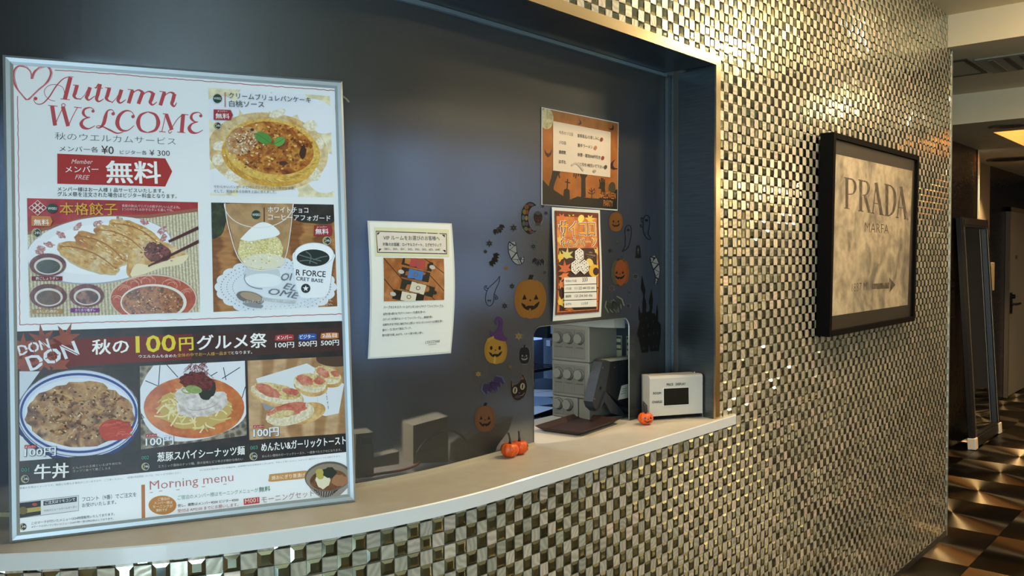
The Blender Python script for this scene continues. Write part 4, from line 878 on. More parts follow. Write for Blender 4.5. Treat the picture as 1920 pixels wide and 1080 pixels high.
for (cx, cy, rx, ry, ro) in ((960, 320, 200, 70, 22), (850, 375, 200, 75, 24), (700, 440, 210, 80, 28), (600, 510, 240, 78, 22)):
    c_, d_ = math.cos(R(ro)), math.sin(R(ro))
    for k in range(46):
        u, v = random.uniform(-1, 1), random.uniform(-.8, .5); x, y = cx+rx*u*c_-ry*v*d_*(1-u*u), cy+rx*u*d_+ry*v*c_*(1-u*u*.6); l = random.uniform(12, 40); a.stroke([(x, y), (x+l*c_, y+l*d_+random.uniform(-8, 8))], [random.uniform(5, 13), 3], random.choice((I('#b0702a'), I('#d0964a'), I('#e8cc94'), I('#c88838'), I('#f0dcb0'))), False)
    a.stroke([(cx-rx*c_, cy-rx*d_), (cx-rx*.4*c_+ry*.5*d_, cy-rx*.4*d_-ry*.5*c_), (cx+rx*.3*c_+ry*.55*d_, cy+rx*.3*d_-ry*.55*c_), (cx+rx*c_, cy+rx*d_)], [4, 9, 9, 4], I('#a8682c'))
for k in range(50): x, y = random.gauss(1140, 45), random.gauss(470, 34); a.ell(x, y, random.uniform(4, 13), random.uniform(3, 8), random.choice((I('#5a2a26'), I('#9a5048'), I('#b87a68'), I('#3c1c18'))), random.uniform(-60, 60), 7, .4)
CH = I('#4e1d1e'); a.stroke([(1462, 280), (1230, 388)], [26, 20], CH, False); a.stroke([(1466, 385), (1070, 580)], [26, 12], CH, False)
MR = noisy('dish_rim', ['#5a1f24', '#74343a', '#8a5a50'], 90, .35, coat=.3)
for cx, cy, rx, ry, col, lab, lc, bx in ((290, 570, 142, 90, ['#1f2014', '#34351f', '#4a4a30'], '酢ごしょうダレ', '#7a2030', (165, 658, 403, 692)), (293, 812, 142, 95, ['#4a2a16', '#6a4022', '#5a3218'], 'おろしポン酢ダレ', '#b08a5c', (170, 914, 405, 948)), (592, 808, 134, 90, ['#2c1210', '#5a2a20', '#a87060'], 'カリカリ塩ダレ', '#7a2a80', (468, 906, 692, 938))):
    a.ell(cx, cy, rx, ry, MR); a.ell(cx+4, cy+8, rx*.78, ry*.74, I('#d8d2cc')); a.ell(cx+4, cy+12, rx*.66, ry*.60, noisy('dip_'+lc, col, 70, .3, coat=.4)); x0, y0, x1, y1 = bx; a.poly([(x0, y0), (x1, y0), (x1, y1), (x0, y1)], I(lc)); a.text(lab, x0+34, y1-6, x1-30, y1-8, 23, WT, .004)
a.ell(1110, 830, 340, 188, I('#d8c8b8')); a.ell(1110, 832, 330, 180, noisy('dragon_rim', ['#a83a20', '#c0583a', '#b54a2c'], 40, .35, coat=.3))
for cx, cy, k in ((880, 760, 60), (960, 710, 60), (1060, 690, 70), (1250, 720, 70), (1370, 790, 60), (830, 830, 40)):
    for q in (1, .7, .4): a.ring(cx, cy, k*q, k*q*.6, 4, I('#dba48c'), random.uniform(-30, 30), 14, 180, 380)
a.ell(1112, 860, 258, 142, I('#e6ddd4')); DOTS = 1; a.ell(1105, 862, 240, 128, noisy('chili_sauce', ['#4a1f10', '#8a4a20', '#b8743a', '#6a2c14'], 46, .25, dist=1, coat=.6))
for k in range(170):
    t = random.uniform(0, 6.28); q = math.sqrt(random.random()); x, y = 1105+228*q*math.cos(t), 862+118*q*math.sin(t); a.ell(x, y, random.uniform(2, 8), random.uniform(2, 5), random.choice((I('#e0b890'), I('#5a2812'), I('#c87a40'), I('#3a1a0c'), I('#f0dcc8'))), 0, 6, .4)
a.setclip(None)
KW = I('#ecd8d6')
for i in range(-1, 2):
    for j in range(-1, 2): a.ring(213+(i-j)*24, 127+(i+j)*20, 20, 18, 5, KW, 0, 4)
a.ell(325, 132, 42, 36, DGR); a.text('W001', 292, 142, 362, 144, 22, WT); a.text('本格餃子', 386, 182, 832, 184, 96, I('#d9a83c'), .006); a.text('食欲の秋はパリパリの餃子がいいんだよね。', 866, 122, 1318, 134, 24, I('#e8c8c8')); a.text('3つの中からお好きなタレを選んでね。', 868, 148, 1265, 156, 22, I('#e8c8c8'))
tagbox(a, 165, 188, 330, 268, I('#c87c34')); a.text('無料', 184, 262, 302, 262, 46, WT, .008); clock24(a, 203, 322, 36); a.build('dumpling_photo', sheet)
# coffee and ice cream picture
a = sec('coffee_photo'); a.Z(370, 360, 4.153); Q = [(107, 82), (1062, 98), (1090, 890), (125, 935)]
a.poly(Q, noisy('warm_wood', ['#8a5426', '#a86c38', '#b98048'], 10, .45, 'wave', 4, 3, (.6, .6, 3), coat=.25)); a.setclip(Q)
a.sub([(100, 80), (250, 85), (240, 160), (205, 300), (170, 345), (105, 345)], noisy('plant_pot', ['#15180f', '#2c3820', '#4a5c30'], 40, .45, coat=.2)); a.sub([(690, 95), (880, 95), (1062, 100), (1060, 235), (900, 245), (760, 215)], noisy('dark_pots', ['#171311', '#2c2622', '#3a3a2c'], 30, .45, coat=.2))
DO = I('#dfe4ec'); DH = I('#8a8a90')
for i in range(22):
    t = 2*math.pi*i/22; a.ell(610+410*math.cos(t), 740+185*math.sin(t), 66, 46, DO)
a.ell(610, 740, 410, 185, DO)
for i in range(60):
    t = 2*math.pi*i/60
    for k, s_ in ((1.04, 5), (.93, 4), (.82, 4)): a.ell(610+410*k*math.cos(t), 740+187*k*math.sin(t), s_, s_, DH, 0, 6)
a.poly([(205, 92), (742, 92), (700, 470), (640, 590), (380, 590), (310, 500)], noisy('glass_wash', ['#b08656', '#bf9a70'], 10, .3, coat=.4)); a.ell(500, 640, 140, 90, I('#c9ced6')); a.ell(510, 690, 150, 55, I('#e8ecf2')); a.ring(505, 670, 140, 85, 8, I('#8f949c'), 0, 30, 90, 200)
a.ell(490, 455, 175, 150, noisy('ice_cream', ['#d8c878', '#ece0a8', '#e0d08a'], 60, .5, coat=.2), 0, 40, .06); a.ell(520, 540, 165, 60, I('#e2dcc8'))
for k in range(200):
    t = random.uniform(0, 6.28); q = math.sqrt(random.random()); x, y = 490+165*q*math.cos(t), 465+130*q*math.sin(t); a.ell(x, y, random.uniform(3, 9), random.uniform(2, 6), random.choice((I('#f2e8bc'), I('#c8b460'), I('#e8dca0'), I('#fff6d8'))), 0, 6, .4)
a.sub([(330, 370), (420, 280), (500, 238), (580, 260), (640, 320), (600, 350), (500, 370), (400, 385)], I('#eef0f2'))
GL = I('#e6e2dc'); a.stroke([(212, 90), (235, 250), (310, 500), (400, 595)], 7, GL); a.stroke([(742, 90), (725, 280), (692, 480), (640, 590)], 6, GL); a.ring(476, 95, 268, 185, 6, GL, 0, 40, 0, 180); a.stroke([(400, 595), (500, 612), (640, 592)], 8, GL)
a.ell(410, 825, 110, 46, I('#6f6a66'), 14); a.ell(415, 815, 85, 30, I('#a8927a'), 14); a.stroke([(500, 835), (620, 850), (760, 860)], 22, I('#b8bcc2')); a.ell(430, 880, 80, 20, I('#8a8c90'), 10)
DT = I('#6a6e78'); a.text('OI', 650, 692, 738, 690, 56, DT, .01, .3); a.text('EL', 662, 752, 762, 775, 48, DT, .01, .3); a.text('OME', 548, 796, 790, 836, 50, DT, .01, .3)
a.sub([(742, 560), (750, 470), (900, 440), (1058, 480), (1050, 560), (1010, 790), (900, 826), (785, 800)], I('#e9ecf2')); a.ell(905, 488, 155, 92, I('#f2f3f6')); a.ring(905, 488, 152, 90, 5, I('#c4c8d0')); a.ell(897, 515, 128, 66, I('#17211f'))
for pts in ([(785, 490), (850, 510), (960, 540)], [(840, 465), (880, 500), (870, 560)], [(900, 530), (960, 510), (1010, 500)], [(790, 540), (860, 535), (930, 560)]): a.stroke(pts, 8, I('#5c6a6a'))
BK = I('#20242c'); a.text('R FORCE', 764, 650, 993, 665, 46, BK, .02); a.text('CRET BASE', 766, 688, 974, 708, 28, BK, .02); a.ell(840, 752, 36, 36, BK); a.star(840, 752, 24, I('#e9ecf2'), 5, .42); a.setclip(None)
a.ell(455, 180, 35, 35, DGR); a.text('W003', 425, 190, 487, 190, 20, WT); a.stroke([(517, 125), (518, 236)], 8, I('#5a2a18'), False); a.text('ホワイトチョコ', 548, 163, 860, 167, 44, WT, .008); a.text('コーヒーアフォガード', 548, 220, 1032, 230, 46, WT, .008)
a.poly([(905, 264), (1040, 262), (1048, 300), (1038, 346), (900, 346)], I('#962430')); a.text('メンバー', 925, 284, 1005, 282, 16, WT); a.text('無料', 916, 332, 1018, 332, 44, WT, .01); clock24(a, 1003, 382, 32)
a.text('「アフォガード」とはイタリア語で「溺れた（アイスクリーム）」の意である。', 300, 868, 1046, 854, 24, I('#f0f0ea')); a.text('あなたもたっぷりかけて、溺れちゃってください。', 530, 897, 1046, 882, 22, I('#f0f0ea')); a.build('coffee_photo', sheet)
# dark lower section
a = sec('price_banner'); a.Z(0, 0, 1); a.poly([(18.6, 622), (650, 601.5), (656.5, 846.7), (18.8, 911.5)], noisy('dark_brick_print', ['#100c0b', '#1d1412', '#2c1c18'], 26, .4, 'voronoi', coat=.3)); a.poly([(19, 641), (360, 626), (360, 674), (19, 694)], I('#6e1c16')); a.poly([(360, 626), (649, 614), (651, 656), (360, 674)], I('#3a1814'))
a.Z(0, 590, 4)
def maple(cx, cy, r, rot, m):
    P = []
    for k, (an, l) in enumerate(((0, 1), (20, .42), (48, .88), (66, .38), (100, .72), (125, .3), (180, .32), (235, .3), (260, .72), (294, .38), (312, .88), (340, .42))):
        t = R(an+rot); P.append((cx+r*l*math.sin(t), cy-r*l*math.cos(t)))
    a.poly(P, m)
LF = noisy('maple_print', ['#7a2e1a', '#9a4424', '#86402a'], 30, .42, coat=.25, fine=.15)
for q in ((320, 210, 145, -8), (490, 190, 140, 20), (180, 250, 130, -50), (200, 370, 140, -110), (440, 370, 130, 170), (330, 330, 130, 200), (300, 260, 150, 100)): maple(*q, LF)
DN = I('#e2e6ee'); a.text('DON', 150, 308, 376, 250, 78, DN, .03); a.text('DON', 232, 424, 594, 298, 118, DN, .03)
for pts in ([(240, 200), (262, 290)], [(300, 190), (370, 262)], [(385, 240), (420, 365)], [(340, 330), (440, 300)], [(450, 230), (590, 300)], [(150, 285), (215, 262)], [(235, 380), (330, 350)]): a.stroke(pts, 7, LF, False)
a.text('秋の', 692, 300, 965, 290, 112, WT, .018); a.Z(240, 590, 4); a.text('100', 62, 286, 357, 272, 124, YEL, .022); a.text('円', 386, 272, 490, 266, 98, YEL, .02); a.text('グルメ祭', 518, 266, 1040, 246, 112, WT, .016)
a.text('ウエルカムも含めた', 80, 326, 366, 320, 25, WT, .006); a.text('全体の中でお一人様一品まで', 370, 318, 772, 300, 27, I('#d8a93c'), .006); a.text('となります。', 776, 298, 930, 292, 24, WT, .006)
for x0, x1, y, col, lb, pr_, dy in ((1106, 1236, 172, '#a83032', 'メンバー', '100円', 78), (1280, 1406, 166, '#2050a0', 'ビジター', '500円', 76), (1448, 1572, 158, '#c87430', '2品目', '500円', 76)):
    a.sub([(x0, y-18), ((x0+x1)/2, y-24), (x1, y-22), (x1+4, y), (x1, y+18), ((x0+x1)/2, y+24), (x0, y+22), (x0-4, y)], I(col), 4); a.text(lb, x0+8, y+15, x1-8, y+12, 30, WT, .012); a.text(pr_, x0-2, y+dy, x1+8, y+dy-4, 42, WT, .016)
a.build('price_banner', sheet)
def price(a, x0, y0, x1, y1, h_): a.text('100円', x0+2, y0+3, x1+2, y1+3, h_+2, I('#4a4c56'), .05); a.text('100円', x0, y0, x1, y1, h_, I('#e8ecf2'), .018)
def mtag(a, x0, y0, x1, y1): a.poly([(x0, y0), (x1, y0-4), (x1, y1-4), (x0, y1)], I('#b03038')); a.text('メンバー', x0+4, y1-4, x1-4, y1-7, (y1-y0)*.7, WT, .006)
# beef bowl picture
a = sec('beef_bowl_photo', .0007); a.Z(0, 590, 4); Q = [(146, 425), (1026, 384), (1040, 1026), (148, 1098)]
a.poly(Q, noisy('dark_table', ['#1d1512', '#33251e', '#4a3a30'], 14, .42, coat=.3)); a.setclip(Q); a.poly([(146, 425), (300, 425), (146, 640)], I('#cfd6e2')); a.poly([(146, 900), (300, 1010), (420, 1100), (146, 1100)], I('#d8dce2'))
a.ell(590, 770, 470, 330, I('#2e3c74')); a.ell(590, 742, 462, 332, I('#ccd6ea')); a.ring(590, 738, 432, 292, 18, I('#3a4a8c'), 0, 60); a.ring(590, 738, 455, 325, 6, I('#5a5a64'), 0, 60); a.ell(595, 745, 408, 268, I('#dde4f0'))
a.ell(600, 755, 404, 235, noisy('beef', ['#3c2210', '#7a4c28', '#a87848', '#c8a070', '#5a3418'], 24, .4, dist=2.2, coat=.3, lo=.25, hi=.75), 0, 50, .08)
BF = [I(h_) for h_ in ('#8a5a30', '#a87442', '#c09058', '#6a3e1e', '#b8845a')]
for k in range(120):
    t = random.uniform(0, 6.28); q = math.sqrt(random.random())*.88; x, y = 600+390*q*math.cos(t), 735+225*q*math.sin(t); an = random.uniform(-.6, .6); l = random.uniform(20, 55)
    a.stroke([(x, y), (x+l*math.cos(an)*.5, y+l*math.sin(an)*.5-random.uniform(4, 14)), (x+l*math.cos(an), y+l*math.sin(an))], [random.uniform(8, 18), random.uniform(14, 26), 6], random.choice(BF), True, 3)
a.ell(620, 570, 190, 70, noisy('beef_top', ['#8a5a2c', '#b8884c', '#d0a868'], 30, .4, dist=2, coat=.3), 0, 24, .3)

for k in range(160):
    t = random.uniform(0, 6.28); q = math.sqrt(random.random())*.92; x, y = 600+390*q*math.cos(t), 735+225*q*math.sin(t); a.ell(x, y, random.uniform(3, 14), random.uniform(2, 7), random.choice((I('#3a2010'), I('#d8b488'), I('#5c3418'), I('#e0c8a0'), I('#2c180c'))), random.uniform(-50, 50), 7, .5)
GI = I('#b8402e'); a.ell(860, 865, 125, 78, GI, 0, 22, .2)
for k in range(22): x, y = random.uniform(770, 940), random.uniform(810, 920); a.stroke([(x, y), (x+30, y-14), (x+65, y-10)], 9, random.choice((I('#d0604a'), I('#c24c38'), I('#a83424'))), True, 3)
a.setclip(None); mtag(a, 186, 978, 274, 1002); price(a, 186, 1066, 418, 1054, 66); a.build('beef_bowl_photo', sheet)
# noodle picture
a = sec('noodle_photo', .0007); a.Z(240, 590, 4); Q = [(88, 386), (876, 346), (890, 905), (98, 1010)]
a.poly(Q, noisy('woven_mat', ['#5c5348', '#8a7f6e', '#a89c88'], 90, .45, 'voronoi', coat=.2)); a.setclip(Q); a.sub([(200, 370), (500, 345), (880, 345), (890, 500), (880, 760), (700, 890), (430, 950), (240, 920), (120, 800), (85, 600), (130, 470)], I('#e0e2ea'))
for pts in ([(240, 380), (228, 545)], [(130, 495), (250, 545)], [(290, 375), (375, 470)], [(840, 395), (705, 480)], [(715, 395), (735, 490)], [(880, 540), (850, 640)], [(98, 740), (120, 775), (98, 780)], [(620, 460), (670, 430)]): a.stroke(pts, 6, I('#20242c'), False)
a.ell(495, 695, 378, 232, noisy('spicy_soup', ['#b8501c', '#cf7030', '#d98a48'], 16, .3, dist=1, coat=.5))
NO = [I(h_) for h_ in ('#d8bf7c', '#e6d49a', '#c8a860', '#eadcae')]
a.ell(490, 705, 270, 150, I('#c8a864'), 0, 30, .2)
for k in range(110):
    t = random.uniform(0, 6.28); q = math.sqrt(random.random()); x, y = 490+255*q*math.cos(t), 705+150*q*math.sin(t); an = random.uniform(0, 3.14); l = random.uniform(40, 90); c1, s1 = math.cos(an), math.sin(an); bnd = random.uniform(-30, 30)
    a.stroke([(x-l*c1, y-l*s1*.6), (x-bnd*s1, y+bnd*c1), (x+l*c1, y+l*s1*.6)], 11, random.choice(NO), True, 4)
PK = noisy('pork_slice', ['#c8b8b4', '#e4dcd8', '#d8ccc8'], 24, .4, dist=2, coat=.3)
for cx, cy, rx, ry, ro in ((560, 680, 190, 80, -12), (480, 620, 130, 80, 10), (640, 640, 110, 50, -25), (450, 700, 90, 55, 20)): a.ell(cx, cy, rx, ry, PK, ro, 30, .1)
a.ring(560, 670, 120, 40, 6, I('#b0a09c'), -12, 24, 20, 170)
a.ell(590, 560, 66, 78, I('#22251a'), 20, 20, .2); a.ell(520, 500, 130, 70, noisy('chili_threads', ['#2c100e', '#6a2420', '#8a3a30'], 60, .5, dist=3, coat=.1), 10, 30, .3); a.ell(490, 560, 60, 30, I('#8a9a58'), 10)
for k in range(40): x, y = random.uniform(420, 600), random.uniform(380, 520); a.stroke([(x, y), (x+random.uniform(-40, 40), y-30), (x+random.uniform(-50, 50), y+20)], 3, I('#7a2424'), True, 4)
for x, y in ((515, 565), (440, 570)): a.ring(x, y, 36, 18, 9, I('#93a860'), 10, 16)
a.setclip(None); mtag(a, 132, 896, 216, 918); price(a, 134, 988, 340, 972, 66); a.build('noodle_photo', sheet)
# garlic toast picture
a = sec('toast_photo', .0007); a.Z(240, 590, 4); Q = [(895, 345), (1615, 310), (1632, 890), (910, 940)]
a.poly(Q, noisy('board_wood', ['#a87c50', '#bf9468', '#c9a47a'], 7, .42, 'wave', 3, 2, (1, 1, 2), coat=.3)); a.setclip(Q); a.ell(1560, 330, 150, 60, I('#4a3424')); a.poly([(960, 480), (1340, 365), (1620, 520), (1580, 740), (1480, 760), (1010, 640)], I('#d8dade')); a.poly([(1000, 655), (1140, 690), (1030, 720)], I('#8f9094'))
a.text('eets', 1478, 560, 1500, 710, 60, I('#5a5a5e')); a.text('fruit', 1415, 590, 1425, 672, 26, I('#5a5a5e'))
CR = noisy('bread_crust', ['#c08a48', '#d8ac6a', '#e2c48c'], 24, .45, coat=.2); CB = noisy('bread_crumb', ['#e0ceaa', '#eadfc4'], 40, .5, coat=.1); TP = noisy('cod_roe', ['#b8503c', '#d07860', '#e0a088'], 50, .4, coat=.3); CHS = noisy('cheese_top', ['#c8aa68', '#e2cf98', '#d8b878', '#7a7a4a'], 60, .45, coat=.2)
for cx, cy, rx, ry, ro in ((1500, 455, 110, 70, 18), (1370, 510, 130, 85, 10), (1120, 590, 205, 85, 12)):
    a.ell(cx, cy+18, rx, ry, CR, ro, 36, .05); a.ell(cx-6, cy+4, rx*.96, ry*.82, CB, ro, 36, .05); a.ell(cx, cy-18, rx*.9, ry*.6, CHS, ro, 30, .15); a.ell(cx-rx*.35, cy-20, rx*.5, ry*.45, TP, ro+12, 24, .2); a.ell(cx+rx*.5, cy-12, rx*.32, ry*.3, TP, ro, 20, .3)
a.ell(1330, 740, 155, 75, CR, -16); a.ell(1215, 745, 185, 82, CB, -12, 40, .03); a.ell(1200, 715, 150, 48, TP, -14, 30, .2); a.ell(1160, 745, 90, 26, CHS, -10, 20, .2)
a.setclip(None); mtag(a, 938, 830, 1020, 852); price(a, 942, 922, 1130, 908, 66); a.build('toast_photo', sheet)
# dish names on the dark strip
a = sec('dish_name', .0030); a.Z(0, 820, 4.153); GN = I('#3f9a86'); a.text('001', 168, 266, 228, 263, 28, GN, .01); a.text('牛丼', 268, 326, 534, 310, 116, WT, .018); a.text('どんぶりの王様といえば牛丼だね', 568, 246, 946, 208, 20, I('#b8b4b0')); a.text('ガッツリ食べて腹ごしらえ', 568, 272, 862, 246, 20, I('#b8b4b0')); clock24(a, 197, 322, 31); a.build('dish_name', sheet); a = sec('dish_name', .0030); a.Z(0, 820, 4.153); clock24(a, 1132, 226, 30); a.text('002', 1103, 172, 1160, 168, 28, GN, .01)
a.Z(250, 800, 3.857); a.text('葱豚スパイシーナッツ麺', 174, 252, 804, 200, 66, WT, .014); a.text('エスニック風味のナッツ麺、豚の旨味とピリ辛さが絶妙な味わい', 180, 296, 792, 242, 20, I('#b8b4b0')); a.build('dish_name', sheet); a = sec('dish_name', .0030); a.Z(250, 800, 3.857); a.text('003', 845, 166, 898, 160, 26, GN, .01); a.text('めんたい&ガーリックトースト', 925, 180, 1534, 126, 62, WT, .014); a.text('めんたい風味のガーリックトースト、一度食べたらクセになります。', 930, 223, 1502, 175, 20, I('#b8b4b0')); clock24(a, 867, 213, 28); a.build('dish_name', sheet)
# foot of the sheet
a = sec('order_notes'); a.Z(0, 820, 4.153); GYT = I('#8a8a8e'); MD = I('#4a4a50')
a.text('※掲載の写真はイメージです。実際とは異なる場合がございますので、ご了承ください。', 140, 406, 958, 328, 17, GYT); a.text('※記載の料金情報については、フロントまでお尋ねください。', 992, 322, 1412, 282, 17, GYT)
a.poly([(130, 506), (614, 450), (614, 572), (130, 634)], I('#8f9298')); a.poly([(134, 510), (610, 455), (610, 568), (134, 628)], I('#dcdde0')); a.poly([(145, 512), (318, 492), (318, 602), (145, 628)], I('#1c1814')); a.poly([(150, 560), (318, 538), (318, 572), (150, 596)], I('#b0a050')); a.ell(180, 570, 34, 30, I('#6a5c24')); a.ell(270, 522, 20, 12, I('#a84030')); a.poly([(338, 496), (598, 462), (598, 500), (338, 532)], I('#39404c')); a.text('ご注文はリモコンで', 352, 522, 585, 494, 26, WT, .006); a.text('VODメニュー→ルームオーダー', 342, 580, 600, 548, 18, MD)
a.text('フロント（9番）でご注文を', 640, 502, 1062, 462, 38, INKD, .002); a.text('お受けいたします。', 640, 545, 905, 518, 32, INKD, .002); a.text('このマークが付いたメニューは24時間販売いたしております。', 246, 680, 892, 606, 22, MD, .004); a.text('※マークの付いていないメニューのAM7時〜夜22時は休止しております。', 246, 706, 884, 638, 17, MD); clock24(a, 180, 695, 30)
a.build('order_notes', sheet)
a = sec('morning_menu'); a.Z(0, 820, 4.153); OR = I('#b8703c'); a.poly([(1100, 370), (1129, 367), (1131, 635), (1103, 640)], OR)
a.Z(250, 800, 3.857); MO = I('#b0605c'); a.text('Morning menu', 120, 478, 724, 412, 84, MO, -.006)
for x, y in ((128, 480), (196, 470), (156, 405), (320, 460), (268, 402), (505, 438), (660, 420)): a.stroke([(x-10, y-3), (x+14, y-6)], 4, MO, False)
a.text('※ご注文が混み合っている場合は、お時間がかかる場合がございます。予めご了承ください。※メンバー割引ポイントでも交換できます。', 480, 322, 1500, 218, 13, GYT)
a.ell(211, 567, 101, 69, I('#b87830')); CR2 = I('#ecdcc0')
for k, (s_, x0, x1) in enumerate((('ご宿泊の', 178, 262), ('メンバー様は', 150, 282), ('モーニングが', 140, 284), ('無料です', 165, 245))): a.text(s_, x0, 535+27*k, x1, 530+27*k, 22, CR2, .006)
a.text('ご宿泊のメンバー様はモーニングメニューが', 320, 530, 902, 472, 32, I('#5c8a68')); a.text('無料', 908, 474, 990, 466, 38, I('#3a6a4c'), .01); a.text('但し、複数はメンバー¥200 ビジター¥300', 320, 582, 760, 538, 22, INKD, .006); a.text('受付は AM2:00 までにお願いします。', 320, 622, 760, 574, 26, I('#b04858'))
a.poly([(797, 522), (911, 508), (912, 552), (799, 566)], I('#b23a38')); a.text('M001', 808, 556, 902, 544, 32, I('#e8d4c8')); a.text('モーニングセット', 928, 553, 1306, 502, 48, I('#9a6a68'), -.004)
a.sub([(982, 345), (1100, 333), (1250, 318), (1256, 340), (1252, 370), (1100, 388), (985, 397), (980, 372)], I('#c08a4c'), 4); a.text('焼おにぎり茶漬け', 1000, 385, 1240, 362, 30, I('#f0e4d0'), .006)
a.sub([(1238, 375), (1290, 460), (1370, 518), (1450, 520), (1530, 460), (1576, 372)], I('#8f8780'), 6)
for k in range(13): x = 1258+24*k; a.stroke([(x, 400+38*math.sin(math.pi*k/12)), (1300+15*k, 440+70*math.sin(math.pi*(k+.5)/13))], 8, I('#3c342e'), False)
a.ell(1406, 360, 168, 108, I('#5c544c'), -6); a.ell(1405, 365, 158, 98, I('#8a7c6a'), -6); a.ell(1410, 385, 135, 76, noisy('tea_broth', ['#4a2a1a', '#7a5030', '#5c3a24'], 40, .3, coat=.4), -6); a.ell(1370, 385, 52, 62, I('#d8d0b4'), 0, 20, .2); a.ell(1350, 340, 34, 36, I('#b0a04c'), 0, 14, .3); a.ell(1420, 330, 48, 46, I('#20251a'), 0, 16, .4); a.ell(1490, 390, 60, 44, I('#9a6a48'), 0, 20, .3)
a.build('morning_menu', sheet)

# ------------------------------------------------------------------ laminated notices on the screen
FILM = M('#cfd0c8', .35, coat=.15)
def I(h): return M(h, .5)                         # notices: plain laser print under matt film
def notice(name, label, corners, bulge, zoom, t_=.0006):
    s_ = Screen(bulge); t = thing(name, label, 'notice', tuple(s_.pt(*s_.inv(sum(p_[0] for p_ in corners)/4, max(p_[1] for p_ in corners)), .001)))
    a = Art(s_, .0015, .00003).Z(*zoom); q = [((p_[0]-zoom[0])*zoom[2], (p_[1]-zoom[1])*zoom[2]) for p_ in corners]
    a.rect(q, FILM, 10, 14); a.build('film', t); return t, s_
BUL = lambda a, b: .003+.012*math.sin(math.pi*max(0, min(1, (b-1.28)/.31)))
vz = (670, 390, 3.6); vc = [(688.2, 413.8), (846.2, 419), (844.8, 662), (689, 673)]
v_, vs = notice('room_notice', 'white laminated room notice with a photo of four bottles, right of the menu board', vc, BUL, vz)
a = Art(vs, .0022, .00003).Z(*vz); a.rect([(78, 95), (622, 113), (620, 968), (80, 1008)], I('#e2e3dc'), 8, 12); sheet2 = a.build('sheet', v_)
a = Art(vs, .0028, .00003).Z(*vz); a.rect([(112, 130), (612, 145), (615, 330), (118, 325)], I('#d3d2ae'), 6, 3); a.rect([(120, 154), (597, 172), (600, 312), (130, 302)], INKD, 6, 2); a.rect([(124, 160), (592, 177), (595, 306), (135, 297)], I('#d8cfc4'), 6, 2)
for x, y in ((140, 175), (575, 190), (150, 285), (580, 293)): a.poly([(x-10, y-10), (x+10, y-10), (x-10, y+10)] if x < 300 else [(x+10, y-10), (x-10, y-10), (x+10, y+10)], INKD)
a.text('VIP ルームをお選びのお客様へ', 172, 216, 550, 220, 32, INKD, .002); a.text('対象のお部屋：ロイヤルスイート、エグゼクティブ', 168, 256, 562, 262, 24, INKD, .012); a.text('（801、203、301、202、303、503、603、604）', 176, 285, 552, 290, 20, INKD)
for k, (s_, x1, dy) in enumerate((('ハーブのエキスパート ロクシタンのヘアケア「ファイブハーブス」', 575, -10), ('自然の恵み豊かなプロヴァンスのハーブを贅沢に使った、', 455, -12), ('ロクシタンを代表するシリーズ「ファイブハーブス」。美容液を使い、', 505, -14), ('伝統的な手法で丹念に抽出された上質な 5 つのエッセンシャルオイルを贅沢に使い、', 572, -22), ('髪のニーズに合わせて独自にブレンド。', 358, -12), ('豊かな香りを楽しみながら、イメージ通りの美しい髪へ。', 437, -16))): a.text(s_, 172-k*2, 680+k*36+(8 if k else 0), x1, 680+k*36+dy+(4 if k else 0), 17 if k else 20, INKD, .008)
a.text('L\'OCCITANE', 452, 915, 548, 906, 18, INKD); a.text('EN PROVENCE', 474, 926, 526, 921, 7, INKD); a.build('lettering', sheet2)
a = Art(vs, .003, .00003).Z(*vz); Q = [(172, 336), (578, 342), (580, 620), (174, 630)]; a.rect(Q, noisy('plank_print', ['#8a4e28', '#a86a3c', '#bf8a5c'], 14, .4, dist=1, coat=.3), 6, 4); a.setclip(Q)
for x0, y0, x1, y1 in ((170, 335, 330, 520), (170, 470, 260, 580), (440, 335, 580, 440), (480, 450, 580, 560), (460, 560, 520, 625)): a.stroke([(x0, y0), (x1, y1)], 5, I('#3a1c10'), False)
for x0, y0, x1, y1, w_, c_, lc in ((300, 350, 500, 400, 62, '#17110f', '#a83c40'), (290, 430, 480, 470, 66, '#15181c', '#3f6fae'), (290, 510, 510, 570, 70, '#1a241c', '#cfc8b4'), (235, 580, 440, 620, 64, '#14130f', '#d4cdb8')):
    a.stroke([(x0, y0), (x1, y1)], w_, I(c_), False); d = Vector((x1-x0, y1-y0)).normalized(); mx_, my_ = (x0+x1)/2, (y0+y1)/2
    a.stroke([(mx_-d.x*48, my_-d.y*48), (mx_+d.x*52, my_+d.y*52)], w_-4, I(lc), False); a.ell(mx_+4, my_, 15, 14, I('#6a5c50')); a.ell(mx_+4, my_, 10, 9, I(lc)); ex = (x0, y0) if y0 in (430, 580) else (x1, y1); a.ell(ex[0], ex[1], 20, 14, I('#b8b4ac' if y0 != 510 else '#17201a'), 15)
a.setclip(None); a.build('bottle_photo', sheet2)

